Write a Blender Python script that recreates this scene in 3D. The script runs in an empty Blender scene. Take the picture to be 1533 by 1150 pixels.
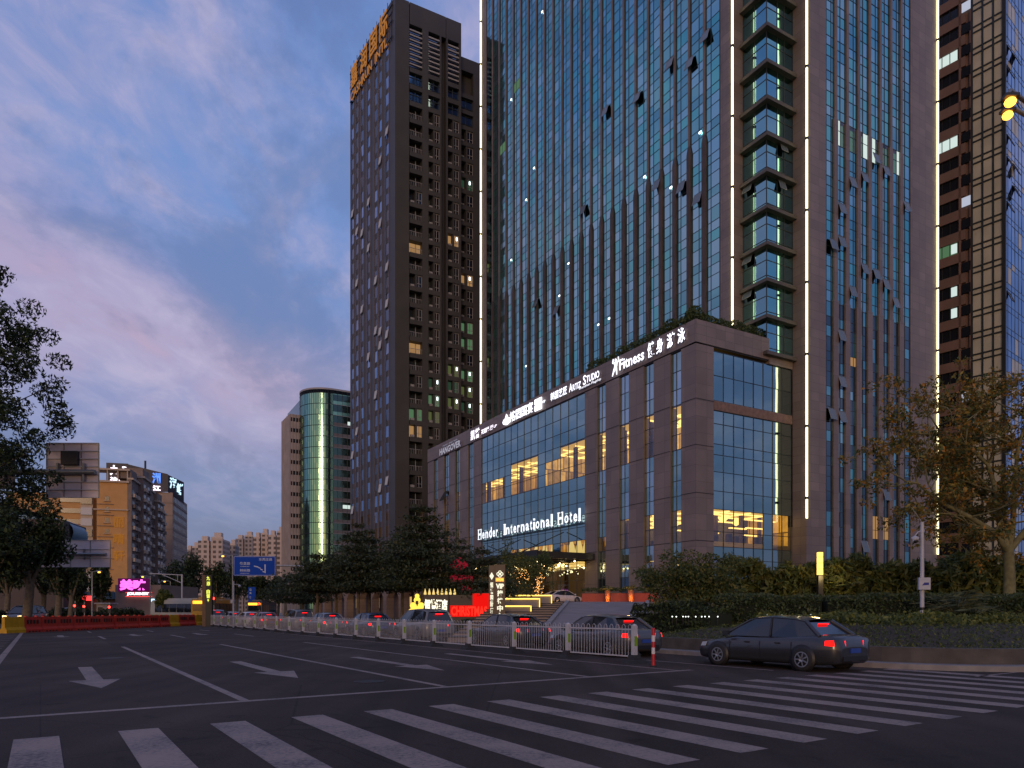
import bpy, math, random
import numpy as np
from mathutils import Vector, Matrix
R = math.radians
random.seed(7); rng = np.random.default_rng(7)
scene = bpy.context.scene
col = scene.collection

# ------------------------------------------------------------------ camera
F = 1077.0; CX = 766.0; HZ = 914.0; EYE = 1.6
cam_d = bpy.data.cameras.new('camera'); cam = bpy.data.objects.new('camera', cam_d); col.objects.link(cam)
cam.location = (0, 0, EYE); cam.rotation_euler = (R(90), 0, 0)
cam_d.sensor_width = 36.0; cam_d.lens = 36.0*F/1533.0
cam_d.shift_x = 0.0; cam_d.shift_y = (HZ-575.0)/1533.0
cam_d.clip_start = 0.1; cam_d.clip_end = 8000
scene.camera = cam
# ------------------------------------------------------------------ sky
world = bpy.data.worlds.new('World'); scene.world = world; world.use_nodes = True
def build_world():
    nt = world.node_tree; N = nt.nodes; L = nt.links; N.clear()
    def n(t, **k):
        x = N.new(t)
        for a, b in k.items(): setattr(x, a, b)
        return x
    def math_(op, a, b=None, clamp=False):
        m = n('ShaderNodeMath', operation=op, use_clamp=clamp)
        for i, v in enumerate((a, b)):
            if v is None: continue
            if isinstance(v, (int, float)): m.inputs[i].default_value = v
            else: L.new(v, m.inputs[i])
        return m.outputs[0]
    def maprange(v, a, b, c=0.0, d=1.0):
        m = n('ShaderNodeMapRange', interpolation_type='SMOOTHSTEP'); L.new(v, m.inputs[0])
        for i, q in enumerate((a, b, c, d)): m.inputs[i+1].default_value = q
        return m.outputs[0]
    def mix(f, a, b, bt='MIX'):
        m = n('ShaderNodeMix', data_type='RGBA', blend_type=bt)
        if isinstance(f, (int, float)): m.inputs[0].default_value = f
        else: L.new(f, m.inputs[0])
        for i, v in ((6, a), (7, b)):
            if isinstance(v, tuple): m.inputs[i].default_value = (*v, 1)
            else: L.new(v, m.inputs[i])
        return m.outputs[2]
    def dot(vec, v):
        m = n('ShaderNodeVectorMath', operation='DOT_PRODUCT'); L.new(vec, m.inputs[0]); m.inputs[1].default_value = v
        return m.outputs['Value']
    tc = n('ShaderNodeTexCoord'); d = tc.outputs['Generated']
    sep = n('ShaderNodeSeparateXYZ'); L.new(d, sep.inputs[0]); dz = sep.outputs[2]
    # cloud deck coordinates: direction projected on a flat layer
    den = math_('ADD', math_('MAXIMUM', dz, 0.0), 0.22)
    pj = n('ShaderNodeVectorMath', operation='DIVIDE'); L.new(d, pj.inputs[0])
    cmb = n('ShaderNodeCombineXYZ')
    for i in range(3): L.new(den, cmb.inputs[i])
    L.new(cmb.outputs[0], pj.inputs[1])
    mp = n('ShaderNodeMapping'); L.new(pj.outputs[0], mp.inputs[0]); mp.inputs['Rotation'].default_value = (0, 0, R(28)); mp.inputs['Scale'].default_value = (1.15, .80, 0.0); mp.inputs['Location'].default_value = (.4, 1.3, 0)
    def noise(scale, det, rough, dist=0.0, seed=0.0):
        x = n('ShaderNodeTexNoise', noise_dimensions='4D'); L.new(mp.outputs[0], x.inputs['Vector'])
        x.inputs['Scale'].default_value = scale; x.inputs['Detail'].default_value = det; x.inputs['Roughness'].default_value = rough; x.inputs['Distortion'].default_value = dist; x.inputs['W'].default_value = seed
        return x.outputs[0]
    n1 = noise(2.3, 10, .60, .35, 3.1); n2 = noise(6.5, 9, .62, .6, 1.7); n3 = noise(.8, 3, .5, 0, 5.5)
    base = n('ShaderNodeValToRGB'); L.new(dz, base.inputs[0])
    cr = base.color_ramp; cr.elements[0].position = 0.0; cr.elements[0].color = (.135, .175, .34, 1)
    cr.elements[1].position = .9; cr.elements[1].color = (.10, .19, .50, 1)
    for p, c in ((.08, (.12, .175, .38)), (.25, (.145, .22, .49)), (.5, (.16, .28, .63))):
        e = cr.elements.new(p); e.color = (*c, 1)
    sky = base.outputs[0]
    # pinkish band of dusk light running down to the horizon
    bd = math_('ADD', dot(d, (-.416, .118, -.901)), math_('MULTIPLY', math_('SUBTRACT', n1, .5), .34))
    band = maprange(math_('ABSOLUTE', bd), .01, .17, 1, 0)
    band = math_('MULTIPLY', band, maprange(dz, .12, .30))
    sky = mix(math_('MULTIPLY', band, .80), sky, (.56, .39, .54))
    # broken lavender clouds
    cl = maprange(math_('ADD', math_('MULTIPLY', n1, .66), math_('MULTIPLY', n2, .34)), .41, .59)
    cl = math_('MULTIPLY', cl, maprange(dz, .05, .34, .12, 1))
    ccol = mix(maprange(n2, .35, .7), (.29, .31, .57), (.50, .45, .66))
    sky = mix(math_('MULTIPLY', cl, .80), sky, ccol)
    dk = maprange(math_('SUBTRACT', n1, math_('MULTIPLY', n2, .25)), .40, .28)
    sky = mix(math_('MULTIPLY', dk, .42), sky, (.105, .15, .34))
    # warm afterglow low in the sky on the far side of the street behind the camera
    glow = math_('MULTIPLY', maprange(dot(d, (-.12, -.985, .10)), .25, .95), maprange(dz, -.05, .55, 1, 0))
    sky = mix(math_('MULTIPLY', glow, .85), sky, (.95, .62, .30))
    lp = n('ShaderNodeTexSky', sky_type='NISHITA', sun_disc=False); lp.sun_elevation = R(1.5); lp.sun_rotation = R(180); lp.altitude = 20
    bg = n('ShaderNodeBackground'); L.new(sky, bg.inputs[0]); bg.inputs[1].default_value = .92
    bg2 = n('ShaderNodeBackground'); L.new(lp.outputs[0], bg2.inputs[0]); bg2.inputs[1].default_value = .05
    ad = n('ShaderNodeAddShader'); L.new(bg.outputs[0], ad.inputs[0]); L.new(bg2.outputs[0], ad.inputs[1])
    out = n('ShaderNodeOutputWorld'); L.new(ad.outputs[0], out.inputs[0])
build_world()
# last light: a weak, soft, warm sun just above the horizon behind the camera
sd = bpy.data.lights.new('sun', 'SUN'); sd.energy = .70; sd.angle = R(12); sd.color = (1, .66, .42)
sun = bpy.data.objects.new('sun', sd); col.objects.link(sun)
sun.rotation_euler = Vector((.12, .96, -.16)).to_track_quat('-Z', 'Y').to_euler()
scene.view_settings.view_transform = 'Standard'; scene.view_settings.look = 'None'
scene.view_settings.gamma = 1; scene.view_settings.exposure = 0.0; scene.view_settings.use_curve_mapping = False
scene.cycles.max_bounces = 6; scene.cycles.diffuse_bounces = 3; scene.cycles.glossy_bounces = 4
scene.cycles.transparent_max_bounces = 12; scene.cycles.sample_clamp_indirect = 4; scene.cycles.use_denoising = True
scene.cycles.caustics_reflective = False; scene.cycles.caustics_refractive = False

# ------------------------------------------------------------------ materials
MATS = {}
def new_mat(name):
    m = bpy.data.materials.new(name); m.use_nodes = True; MATS[name] = m
    return m, m.node_tree.nodes, m.node_tree.links, m.node_tree.nodes['Principled BSDF']
def pmat(name, c, rough=.7, metal=0, noise=None, bump=0, emit=None, estr=0, coat=0, spec=.5, coords='Object'):
    """noise = (scale, amount, detail) darkens and lightens the colour; bump = strength"""
    m, N, L, b = new_mat(name)
    b.inputs['Base Color'].default_value = (*c, 1); b.inputs['Roughness'].default_value = rough; b.inputs['Metallic'].default_value = metal
    b.inputs['Coat Weight'].default_value = coat; b.inputs['Specular IOR Level'].default_value = spec
    if emit: b.inputs['Emission Color'].default_value = (*emit, 1); b.inputs['Emission Strength'].default_value = estr
    if noise:
        tc = N.new('ShaderNodeTexCoord'); t = N.new('ShaderNodeTexNoise'); L.new(tc.outputs[coords], t.inputs['Vector'])
        t.inputs['Scale'].default_value = noise[0]; t.inputs['Detail'].default_value = noise[2] if len(noise) > 2 else 5
        r = N.new('ShaderNodeMapRange'); L.new(t.outputs[0], r.inputs[0])
        r.inputs[1].default_value = .3; r.inputs[2].default_value = .7; r.inputs[3].default_value = 1-noise[1]; r.inputs[4].default_value = 1+noise[1]
        mx = N.new('ShaderNodeVectorMath'); mx.operation = 'SCALE'; mx.inputs[0].default_value = c; L.new(r.outputs[0], mx.inputs['Scale'])
        L.new(mx.outputs[0], b.inputs['Base Color'])
        if bump:
            bp = N.new('ShaderNodeBump'); bp.inputs['Strength'].default_value = bump; bp.inputs['Distance'].default_value = .02; L.new(t.outputs[0], bp.inputs['Height']); L.new(bp.outputs[0], b.inputs['Normal'])
    return m
def emat(name, c, s):
    m, N, L, b = new_mat(name)
    b.inputs['Base Color'].default_value = (*[q*.04 for q in c], 1); b.inputs['Specular IOR Level'].default_value = .1; b.inputs['Emission Color'].default_value = (*c, 1); b.inputs['Emission Strength'].default_value = s
    return m
def glow_panels(name, c, s, w, h):
    """an interior wall that glows by itself for lamplight: panels, curtains and pictures in slightly different tones"""
    m, N, L, b = new_mat(name); b.inputs['Base Color'].default_value = (*[q*.2 for q in c], 1); b.inputs['Emission Color'].default_value = (*c, 1)
    tc = N.new('ShaderNodeTexCoord'); sp = N.new('ShaderNodeSeparateXYZ'); L.new(tc.outputs['Object'], sp.inputs[0]); ad = N.new('ShaderNodeMath'); L.new(sp.outputs[0], ad.inputs[0]); L.new(sp.outputs[1], ad.inputs[1])
    cb = N.new('ShaderNodeCombineXYZ'); L.new(ad.outputs[0], cb.inputs[0]); L.new(sp.outputs[2], cb.inputs[1]); br = N.new('ShaderNodeTexBrick'); L.new(cb.outputs[0], br.inputs[0]); br.offset = .37
    br.inputs['Scale'].default_value = 1; br.inputs['Brick Width'].default_value = w; br.inputs['Row Height'].default_value = h; br.inputs['Mortar Size'].default_value = .07; br.inputs['Color1'].default_value = (.35, .35, .35, 1); br.inputs['Color2'].default_value = (1.5, 1.5, 1.5, 1); br.inputs['Mortar'].default_value = (.15, .15, .15, 1)
    t = N.new('ShaderNodeTexNoise'); L.new(cb.outputs[0], t.inputs['Vector']); t.inputs['Scale'].default_value = 1.3; t.inputs['Detail'].default_value = 4
    k = N.new('ShaderNodeMath'); k.operation = 'MULTIPLY'; L.new(br.outputs[0], k.inputs[0]); L.new(t.outputs[0], k.inputs[1]); k2 = N.new('ShaderNodeMath'); k2.operation = 'MULTIPLY'; L.new(k.outputs[0], k2.inputs[0]); k2.inputs[1].default_value = 2*s; L.new(k2.outputs[0], b.inputs['Emission Strength'])
    return m
def glassmat(name, c, rough=.04, wav=.03, metal=1.0, scale=.5):
    """coated reflective facade glass with a slight waviness"""
    m, N, L, b = new_mat(name)
    b.inputs['Base Color'].default_value = (*c, 1); b.inputs['Metallic'].default_value = metal; b.inputs['Roughness'].default_value = rough
    tc = N.new('ShaderNodeTexCoord'); t = N.new('ShaderNodeTexNoise'); L.new(tc.outputs['Object'], t.inputs['Vector']); t.inputs['Scale'].default_value = scale; t.inputs['Detail'].default_value = 1
    bp = N.new('ShaderNodeBump'); bp.inputs['Strength'].default_value = wav; bp.inputs['Distance'].default_value = .3; L.new(t.outputs[0], bp.inputs['Height']); L.new(bp.outputs[0], b.inputs['Normal'])
    return m
def clearmat(name, tint, refl, rcol=(.6, .75, .9)):
    m, N, L, b = new_mat(name); N.remove(b)
    t = N.new('ShaderNodeBsdfTransparent'); t.inputs[0].default_value = (*tint, 1)
    g = N.new('ShaderNodeBsdfGlossy'); g.inputs[0].default_value = (*rcol, 1); g.inputs[1].default_value = .03
    mx = N.new('ShaderNodeMixShader'); mx.inputs[0].default_value = refl
    L.new(t.outputs[0], mx.inputs[1]); L.new(g.outputs[0], mx.inputs[2]); L.new(mx.outputs[0], N['Material Output'].inputs[0])
    return m
def leafmat(name, c, var=.35, hue=.03, trans=.25):
    m, N, L, b = new_mat(name)
    ge = N.new('ShaderNodeNewGeometry'); r = N.new('ShaderNodeMapRange'); L.new(ge.outputs['Random Per Island'], r.inputs[0]); r.inputs[3].default_value = 1-var; r.inputs[4].default_value = 1+var
    h = N.new('ShaderNodeHueSaturation'); h.inputs['Color'].default_value = (*c, 1); L.new(r.outputs[0], h.inputs['Value'])
    r2 = N.new('ShaderNodeMapRange'); L.new(ge.outputs['Random Per Island'], r2.inputs[0]); r2.inputs[3].default_value = .5+hue; r2.inputs[4].default_value = .5-hue; L.new(r2.outputs[0], h.inputs['Hue'])
    L.new(h.outputs[0], b.inputs['Base Color']); b.inputs['Roughness'].default_value = .6; b.inputs['Specular IOR Level'].default_value = .25
    tr = N.new('ShaderNodeBsdfTranslucent'); L.new(h.outputs[0], tr.inputs[0]); mx = N.new('ShaderNodeMixShader'); mx.inputs[0].default_value = trans
    L.new(b.outputs[0], mx.inputs[1]); L.new(tr.outputs[0], mx.inputs[2]); L.new(mx.outputs[0], N['Material Output'].inputs[0])
    return m
def stonemat(name, c, w, h, joint=.012, var=.12, rough=.45, swap=False, jc=.35):
    """stone cladding in slabs w x h metres; local x+y runs along the wall"""
    m, N, L, b = new_mat(name)
    tc = N.new('ShaderNodeTexCoord'); s = N.new('ShaderNodeSeparateXYZ'); L.new(tc.outputs['Object'], s.inputs[0])
    ad = N.new('ShaderNodeMath'); ad.operation = 'ADD'; L.new(s.outputs[0], ad.inputs[0]); L.new(s.outputs[1], ad.inputs[1])
    cb = N.new('ShaderNodeCombineXYZ'); L.new(ad.outputs[0], cb.inputs[0]); L.new(s.outputs[2], cb.inputs[1])
    br = N.new('ShaderNodeTexBrick'); L.new(cb.outputs[0], br.inputs[0]); br.offset = 0; br.inputs['Scale'].default_value = 1
    br.inputs['Brick Width'].default_value = w; br.inputs['Row Height'].default_value = h; br.inputs['Mortar Size'].default_value = joint; br.inputs['Mortar Smooth'].default_value = .1; br.inputs['Bias'].default_value = 0
    br.inputs['Color1'].default_value = (*[q*(1-var) for q in c], 1); br.inputs['Color2'].default_value = (*[q*(1+var) for q in c], 1); br.inputs['Mortar'].default_value = (*[q*jc for q in c], 1)
    t = N.new('ShaderNodeTexNoise'); L.new(tc.outputs['Object'], t.inputs['Vector']); t.inputs['Scale'].default_value = .35; t.inputs['Detail'].default_value = 6
    r = N.new('ShaderNodeMapRange'); L.new(t.outputs[0], r.inputs[0]); r.inputs[1].default_value = .3; r.inputs[2].default_value = .7; r.inputs[3].default_value = .85; r.inputs[4].default_value = 1.12
    mx = N.new('ShaderNodeVectorMath'); mx.operation = 'SCALE'; L.new(br.outputs[0], mx.inputs[0]); L.new(r.outputs[0], mx.inputs['Scale']); L.new(mx.outputs[0], b.inputs['Base Color'])
    b.inputs['Roughness'].default_value = rough
    return m

pmat('metal_dark', (.03, .03, .032), .45, .3); pmat('metal_grey', (.25, .26, .27), .4, .6, noise=(3, .1)); pmat('metal_white', (.43, .44, .48), .45, 0, noise=(4, .08))
pmat('rubber', (.02, .02, .021), .8, noise=(8, .2)); pmat('concrete', (.28, .26, .25), .85, noise=(1.2, .18, 8), bump=.2); pmat('concrete_dark', (.10, .095, .095), .85, noise=(1.5, .25, 8), bump=.3)
pmat('mullion', (.035, .045, .05), .4, .3); pmat('black', (.012, .012, .013), .5)
stonemat('granite', (.180, .144, .130), 1.22, .9); stonemat('granite_pier', (.172, .137, .125), 1.4, 1.5)
stonemat('granite_dark', (.13, .112, .115), .9, 1.5)
glassmat('tower_glass', (.20, .45, .45)); glassmat('tower_glass_b', (.165, .38, .40), .06); glassmat('tower_glass_c', (.30, .52, .54), .08)
glassmat('tower_glass_d', (.16, .50, .46), .05); glassmat('low_mirrored_glass', (.10, .145, .165), .06); glassmat('corner_glass', (.20, .40, .44), .05)  # dull lower glass has mirrored buildings put into its colour
pmat('sash_glass', (.10, .135, .16), .18); pmat('ledge_stone', (.07, .062, .06), .6)
glassmat('podium_glass', (.27, .38, .37), .03, .02); glassmat('podium_glass_b', (.31, .42, .41), .05, .02); glassmat('podium_glass_c', (.42, .50, .52), .08, .02)
glassmat('dim_glass', (.10, .15, .18), .06)
clearmat('clear_glass', (.80, .82, .78), .16)
clearmat('clear_glass_dim', (.5, .52, .5), .35)
pmat('blind', (.5, .52, .5), .6)

# ------------------------------------------------------------------ mesh helpers
class MB:
    """collects faces with material names, links them as ONE mesh object"""
    def __init__(s): s.v = []; s.f = []; s.m = []; s.mats = []; s.sm = []
    def mi(s, name):
        if name not in s.mats: s.mats.append(name)
        return s.mats.index(name)
    def face(s, pts, mat, smooth=False):
        k = len(s.v); s.v += [tuple(p) for p in pts]; s.f.append(tuple(range(k, k+len(pts)))); s.m.append(s.mi(mat)); s.sm.append(smooth)
    def mesh(s, verts, faces, mat, smooth=False):
        k = len(s.v); s.v += [tuple(p) for p in verts]; i = s.mi(mat)
        for f in faces: s.f.append(tuple(k+q for q in f)); s.m.append(i); s.sm.append(smooth)
    def hexa(s, b, t, mat):
        """b and t: four bottom and four top corners in order"""
        s.mesh(list(b)+list(t), [(3, 2, 1, 0), (4, 5, 6, 7), (0, 1, 5, 4), (1, 2, 6, 5), (2, 3, 7, 6), (3, 0, 4, 7)], mat)
    def box(s, x0, x1, y0, y1, z0, z1, mat):
        s.hexa([(x0, y0, z0), (x1, y0, z0), (x1, y1, z0), (x0, y1, z0)], [(x0, y0, z1), (x1, y0, z1), (x1, y1, z1), (x0, y1, z1)], mat)
    def obox(s, c, u, v, w, hu, hv, hw, mat):
        """box by centre, three unit axes and half sizes"""
        c = Vector(c); u = Vector(u)*hu; v = Vector(v)*hv; w = Vector(w)*hw
        s.hexa([c-u-v-w, c+u-v-w, c+u+v-w, c-u+v-w], [c-u-v+w, c+u-v+w, c+u+v+w, c-u+v+w], mat)
    def tube(s, pts, rad, mat, n=8, caps=True, smooth=True):
        pts = [Vector(p) for p in pts]
        if isinstance(rad, (int, float)): rad = [rad]*len(pts)
        vs = []; fs = []; prev = None
        for i, p in enumerate(pts):
            d = (pts[min(i+1, len(pts)-1)]-pts[max(i-1, 0)]).normalized()
            a = prev if prev is not None and abs(prev.dot(d)) < .95 else (Vector((1, 0, 0)) if abs(d.x) < .9 else Vector((0, 1, 0)))
            a = (a-d*a.dot(d)).normalized(); prev = a; b = d.cross(a)
            for k in range(n):
                t = 2*math.pi*k/n; vs.append(p+(a*math.cos(t)+b*math.sin(t))*rad[i])
        for i in range(len(pts)-1):
            for k in range(n):
                fs.append((i*n+k, i*n+(k+1) % n, (i+1)*n+(k+1) % n, (i+1)*n+k))
        s.mesh(vs, fs, mat, smooth)
        if caps:
            s.face(vs[:n][::-1], mat); s.face(vs[-n:], mat)
    def cyl(s, x, y, z0, z1, r, mat, n=12, r1=None): s.tube([(x, y, z0), (x, y, z1)], [r, r if r1 is None else r1], mat, n)
    def lathe(s, prof, mat, n=16, c=(0, 0, 0), smooth=True, axis='z'):
        vs = []; fs = []
        for r, z in prof:
            for k in range(n):
                t = 2*math.pi*k/n; a, b = r*math.cos(t), r*math.sin(t)
                p = (a, b, z) if axis == 'z' else (a, z, b)
                vs.append((c[0]+p[0], c[1]+p[1], c[2]+p[2]))
        for i in range(len(prof)-1):
            for k in range(n): fs.append((i*n+k, i*n+(k+1) % n, (i+1)*n+(k+1) % n, (i+1)*n+k))
        s.mesh(vs, fs, mat, smooth)
    def ball(s, c, r, mat, n=10, sz=1):
        s.lathe([(max(r*math.sin(math.pi*i/6), 1e-4), -r*sz*math.cos(math.pi*i/6)) for i in range(7)], mat, n, c)
    def prism(s, poly, z0, z1, mat, top=None):
        n = len(poly); b = [(x, y, z0) for x, y in poly]; t = [(x, y, z1) for x, y in poly]
        s.face(t, top or mat); s.face(b[::-1], mat)
        for i in range(n): s.face([b[i], b[(i+1) % n], t[(i+1) % n], t[i]], mat)
    def build(s, name, parent=None, loc=None, bevel=0):
        me = bpy.data.meshes.new(name); me.from_pydata(s.v, [], s.f)
        for m in s.mats: me.materials.append(MATS[m])
        me.polygons.foreach_set('material_index', s.m); me.polygons.foreach_set('use_smooth', s.sm); me.update()
        o = bpy.data.objects.new(name, me); col.objects.link(o)
        if parent is not None: o.parent = parent
        if loc is not None: o.location = loc
        if bevel:
            bm = o.modifiers.new('bevel', 'BEVEL'); bm.width = bevel; bm.segments = 2; bm.limit_method = 'ANGLE'
        return o
def tag(o, label=None, cat=None, group=None, kind=None):
    if label: o['label'] = label
    if cat: o['category'] = cat
    if group: o['group'] = group
    if kind: o['kind'] = kind
    return o
def thing(name, label, cat, loc=(0, 0, 0), rz=0, group=None):
    o = bpy.data.objects.new(name, None); col.objects.link(o); o.location = loc; o.rotation_euler = (0, 0, rz); o.empty_display_size = .2
    return tag(o, label, cat, group)
def dup(o, parent=None, loc=None, rz=None, label=None, scale=None, kids=None):
    kids = kids or children_of()
    c = o.copy(); col.objects.link(c)
    if parent is not None: c.parent = parent
    if loc is not None: c.location = loc
    if rz is not None: c.rotation_euler = (0, 0, rz)
    if scale is not None: c.scale = scale if not isinstance(scale, (int, float)) else (scale,)*3
    if label: c['label'] = label
    for ch in kids.get(o.name, []): dup(ch, c, kids=kids)
    return c
def children_of():
    k = {}
    for q in col.objects:
        if q.parent is not None: k.setdefault(q.parent.name, []).append(q)
    return k
def plate(name, mb, parent, label=None):
    o = mb.build(name, parent)
    if label: o['label'] = label
    return o

# street frame (xs across the street, ys along it) and hotel frame
A_ST = math.atan((CX-60)/F); A_HT = R(29.8)
def S(xs, ys, z=0): return Vector((math.cos(A_ST)*xs-math.sin(A_ST)*ys, math.sin(A_ST)*xs+math.cos(A_ST)*ys, z))
def at(px, Y, z=0): return Vector(((px-CX)/F*Y, Y, z))       # a surveyed bearing at distance Y
def zat(py, Y): return EYE+(HZ-py)/F*Y
HC = Vector(((1041-CX)/F*66, 66, 0))
def yl(px, ox=0.0, oy=0.0, ang=None, C=None, d='y'):
    """where the bearing px meets the facade line through (ox, oy) of a building frame"""
    ang = A_HT if ang is None else ang; C = HC if C is None else C
    ux = (math.cos(ang), math.sin(ang)); uy = (-math.sin(ang), math.cos(ang)); k = (px-CX)/F
    O = (C[0]+ox*ux[0]+oy*uy[0], C[1]+ox*ux[1]+oy*uy[1]); v = uy if d == 'y' else ux
    t = (k*O[1]-O[0])/(v[0]-k*v[1]); return t+(oy if d == 'y' else ox)
# facade mappings: u along the wall, z up, o outwards (towards the street)
def FL(x): return lambda u, z, o=0.0: (x-o, u, z)
def FR(y): return lambda u, z, o=0.0: (u, y-o, z)
def fbox(mb, f, u0, u1, z0, z1, o0, o1, mat):
    mb.hexa([f(u0, z0, o0), f(u1, z0, o0), f(u1, z0, o1), f(u0, z0, o1)], [f(u0, z1, o0), f(u1, z1, o0), f(u1, z1, o1), f(u0, z1, o1)], mat)
def pane(mb, f, u0, u1, z0, z1, o, mat, tilt=0.0):
    a, b = random.gauss(0, tilt)*(u1-u0), random.gauss(0, tilt)*(z1-z0)
    mb.face([f(u0, z0, o+a+b), f(u1, z0, o-a+b), f(u1, z1, o-a-b), f(u0, z1, o+a-b)], mat)
def grid(f, us, zs, o, matf, parent, name, bar=.06, tilt=.0018, proud=.05, hbars=True, vbars=True, edge=True):
    """a glazed strip: panes in one mesh, its bars as a sub-part"""
    g = MB()
    for i in range(len(us)-1):
        for j in range(len(zs)-1): 
            m = matf(.5*(us[i]+us[i+1]), .5*(zs[j]+zs[j+1]), i, j)
            if m: pane(g, f, us[i], us[i+1], zs[j], zs[j+1], o, m, tilt)
    p = g.build(name, parent); b = MB(); h = bar/2
    if vbars:
        for u in (us if edge else us[1:-1]): fbox(b, f, u-h, u+h, zs[0], zs[-1], o-.03, o+proud, 'mullion')
    if hbars:
        for z in zs: fbox(b, f, us[0]+h, us[-1]-h, z-h, z+h, o-.03, o+proud-.012, 'mullion')
    if b.v: b.build('mullion_grid', p)
    return p
# ------------------------------------------------------------------ lettering
_txt = {}
def text_data(body, bold=0.0, space=1.0):
    k = (body, bold, space)
    if k not in _txt:
        cu = bpy.data.curves.new('lettering', 'FONT'); cu.body = body; cu.offset = bold; cu.resolution_u = 2; cu.space_character = space
        ob = bpy.data.objects.new('lettering', cu); col.objects.link(ob)
        dg = bpy.context.evaluated_depsgraph_get(); me = ob.evaluated_get(dg).to_mesh()
        v = np.array([w.co[:] for w in me.vertices]); f = [tuple(p.vertices) for p in me.polygons]
        ob.evaluated_get(dg).to_mesh_clear(); bpy.data.objects.remove(ob); bpy.data.curves.remove(cu)
        _txt[k] = (v, f)
    return _txt[k]
def text(mb, body, o, xd, up, w, h, mat, th=.1, bold=.02, space=1.0, side=None):
    """lettering w x h with its lower left corner at o; th = depth of the letters"""
    v, f = text_data(body, bold, space); o = Vector(o); xd = Vector(xd).normalized(); up = Vector(up).normalized(); nn = xd.cross(up)
    lo, hi = v.min(0), v.max(0); sx = w/max(hi[0]-lo[0], 1e-6); sy = h/max(hi[1]-lo[1], 1e-6)
    P = [o+xd*((q[0]-lo[0])*sx)+up*((q[1]-lo[1])*sy) for q in v]
    mb.mesh([p+nn*th for p in P], f, mat)
    if th > .001:
        ed = {}
        for g in f:
            for i in range(len(g)):
                a, b = g[i], g[(i+1) % len(g)]
                if (b, a) in ed: ed[(b, a)] = False
                else: ed[(a, b)] = True
        for (a, b), k in ed.items():
            if k: mb.face([P[a], P[b], P[b]+nn*th, P[a]+nn*th], side or mat)
def vtext(mb, chars, o, xd, w, h, gap, mat, th=.03, bold=.02):
    """characters stacked from top down; o = top left corner"""
    o = Vector(o)
    for i, c in enumerate(chars):
        if c == ' ': continue
        text(mb, c, o-Vector((0, 0, (i+1)*h+i*gap)), xd, (0, 0, 1), w, h, mat, th, bold)
# ------------------------------------------------------------------ leaves
def leaf_mesh(name, P, size, mats, parent=None, droop=.3, flat=.0, width=.45, dirs=None, smat=None):
    """one rhombic leaf per point: P (n,3), size (n,) ; flat > 0 lays leaves level"""
    n = len(P); size = np.broadcast_to(np.asarray(size, float), (n,))[:, None]
    d = rng.normal(size=(n, 3)) if dirs is None else dirs+rng.normal(size=(n, 3))*.35
    d[:, 2] = d[:, 2]*(1-flat)-droop; d /= np.linalg.norm(d, axis=1)[:, None]
    r = rng.normal(size=(n, 3)); r[:, 2] *= (1-flat)
    s = np.cross(d, r if not flat else np.tile([0, 0, 1.], (n, 1))+r*.35); s /= (np.linalg.norm(s, axis=1)[:, None]+1e-9)
    V = np.empty((n, 4, 3)); V[:, 0] = P-d*size*.5; V[:, 1] = P+s*size*width*.5; V[:, 2] = P+d*size*.5; V[:, 3] = P-s*size*width*.5
    me = bpy.data.meshes.new(name); me.vertices.add(4*n); me.vertices.foreach_set('co', V.reshape(-1)); me.loops.add(4*n); me.loops.foreach_set('vertex_index', np.arange(4*n, dtype=np.int32))
    me.polygons.add(n); me.polygons.foreach_set('loop_start', np.arange(0, 4*n, 4, dtype=np.int32)); me.polygons.foreach_set('loop_total', np.full(n, 4, dtype=np.int32))
    for m in mats: me.materials.append(MATS[m])
    me.polygons.foreach_set('material_index', rng.integers(0, len(mats), n).astype(np.int32)); me.update(calc_edges=True)
    o = bpy.data.objects.new(name, me); col.objects.link(o)
    if parent is not None: o.parent = parent
    return o
def blob(n, c, r, shell=.35):
    """points through an uneven ellipsoid, denser towards its skin"""
    d = rng.normal(size=(n, 3)); d /= np.linalg.norm(d, axis=1)[:, None]
    k = (1-shell*rng.random((n, 1))**1.2*rng.random((n, 1)))
    return np.array(c)+d*k*np.array(r)

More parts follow.
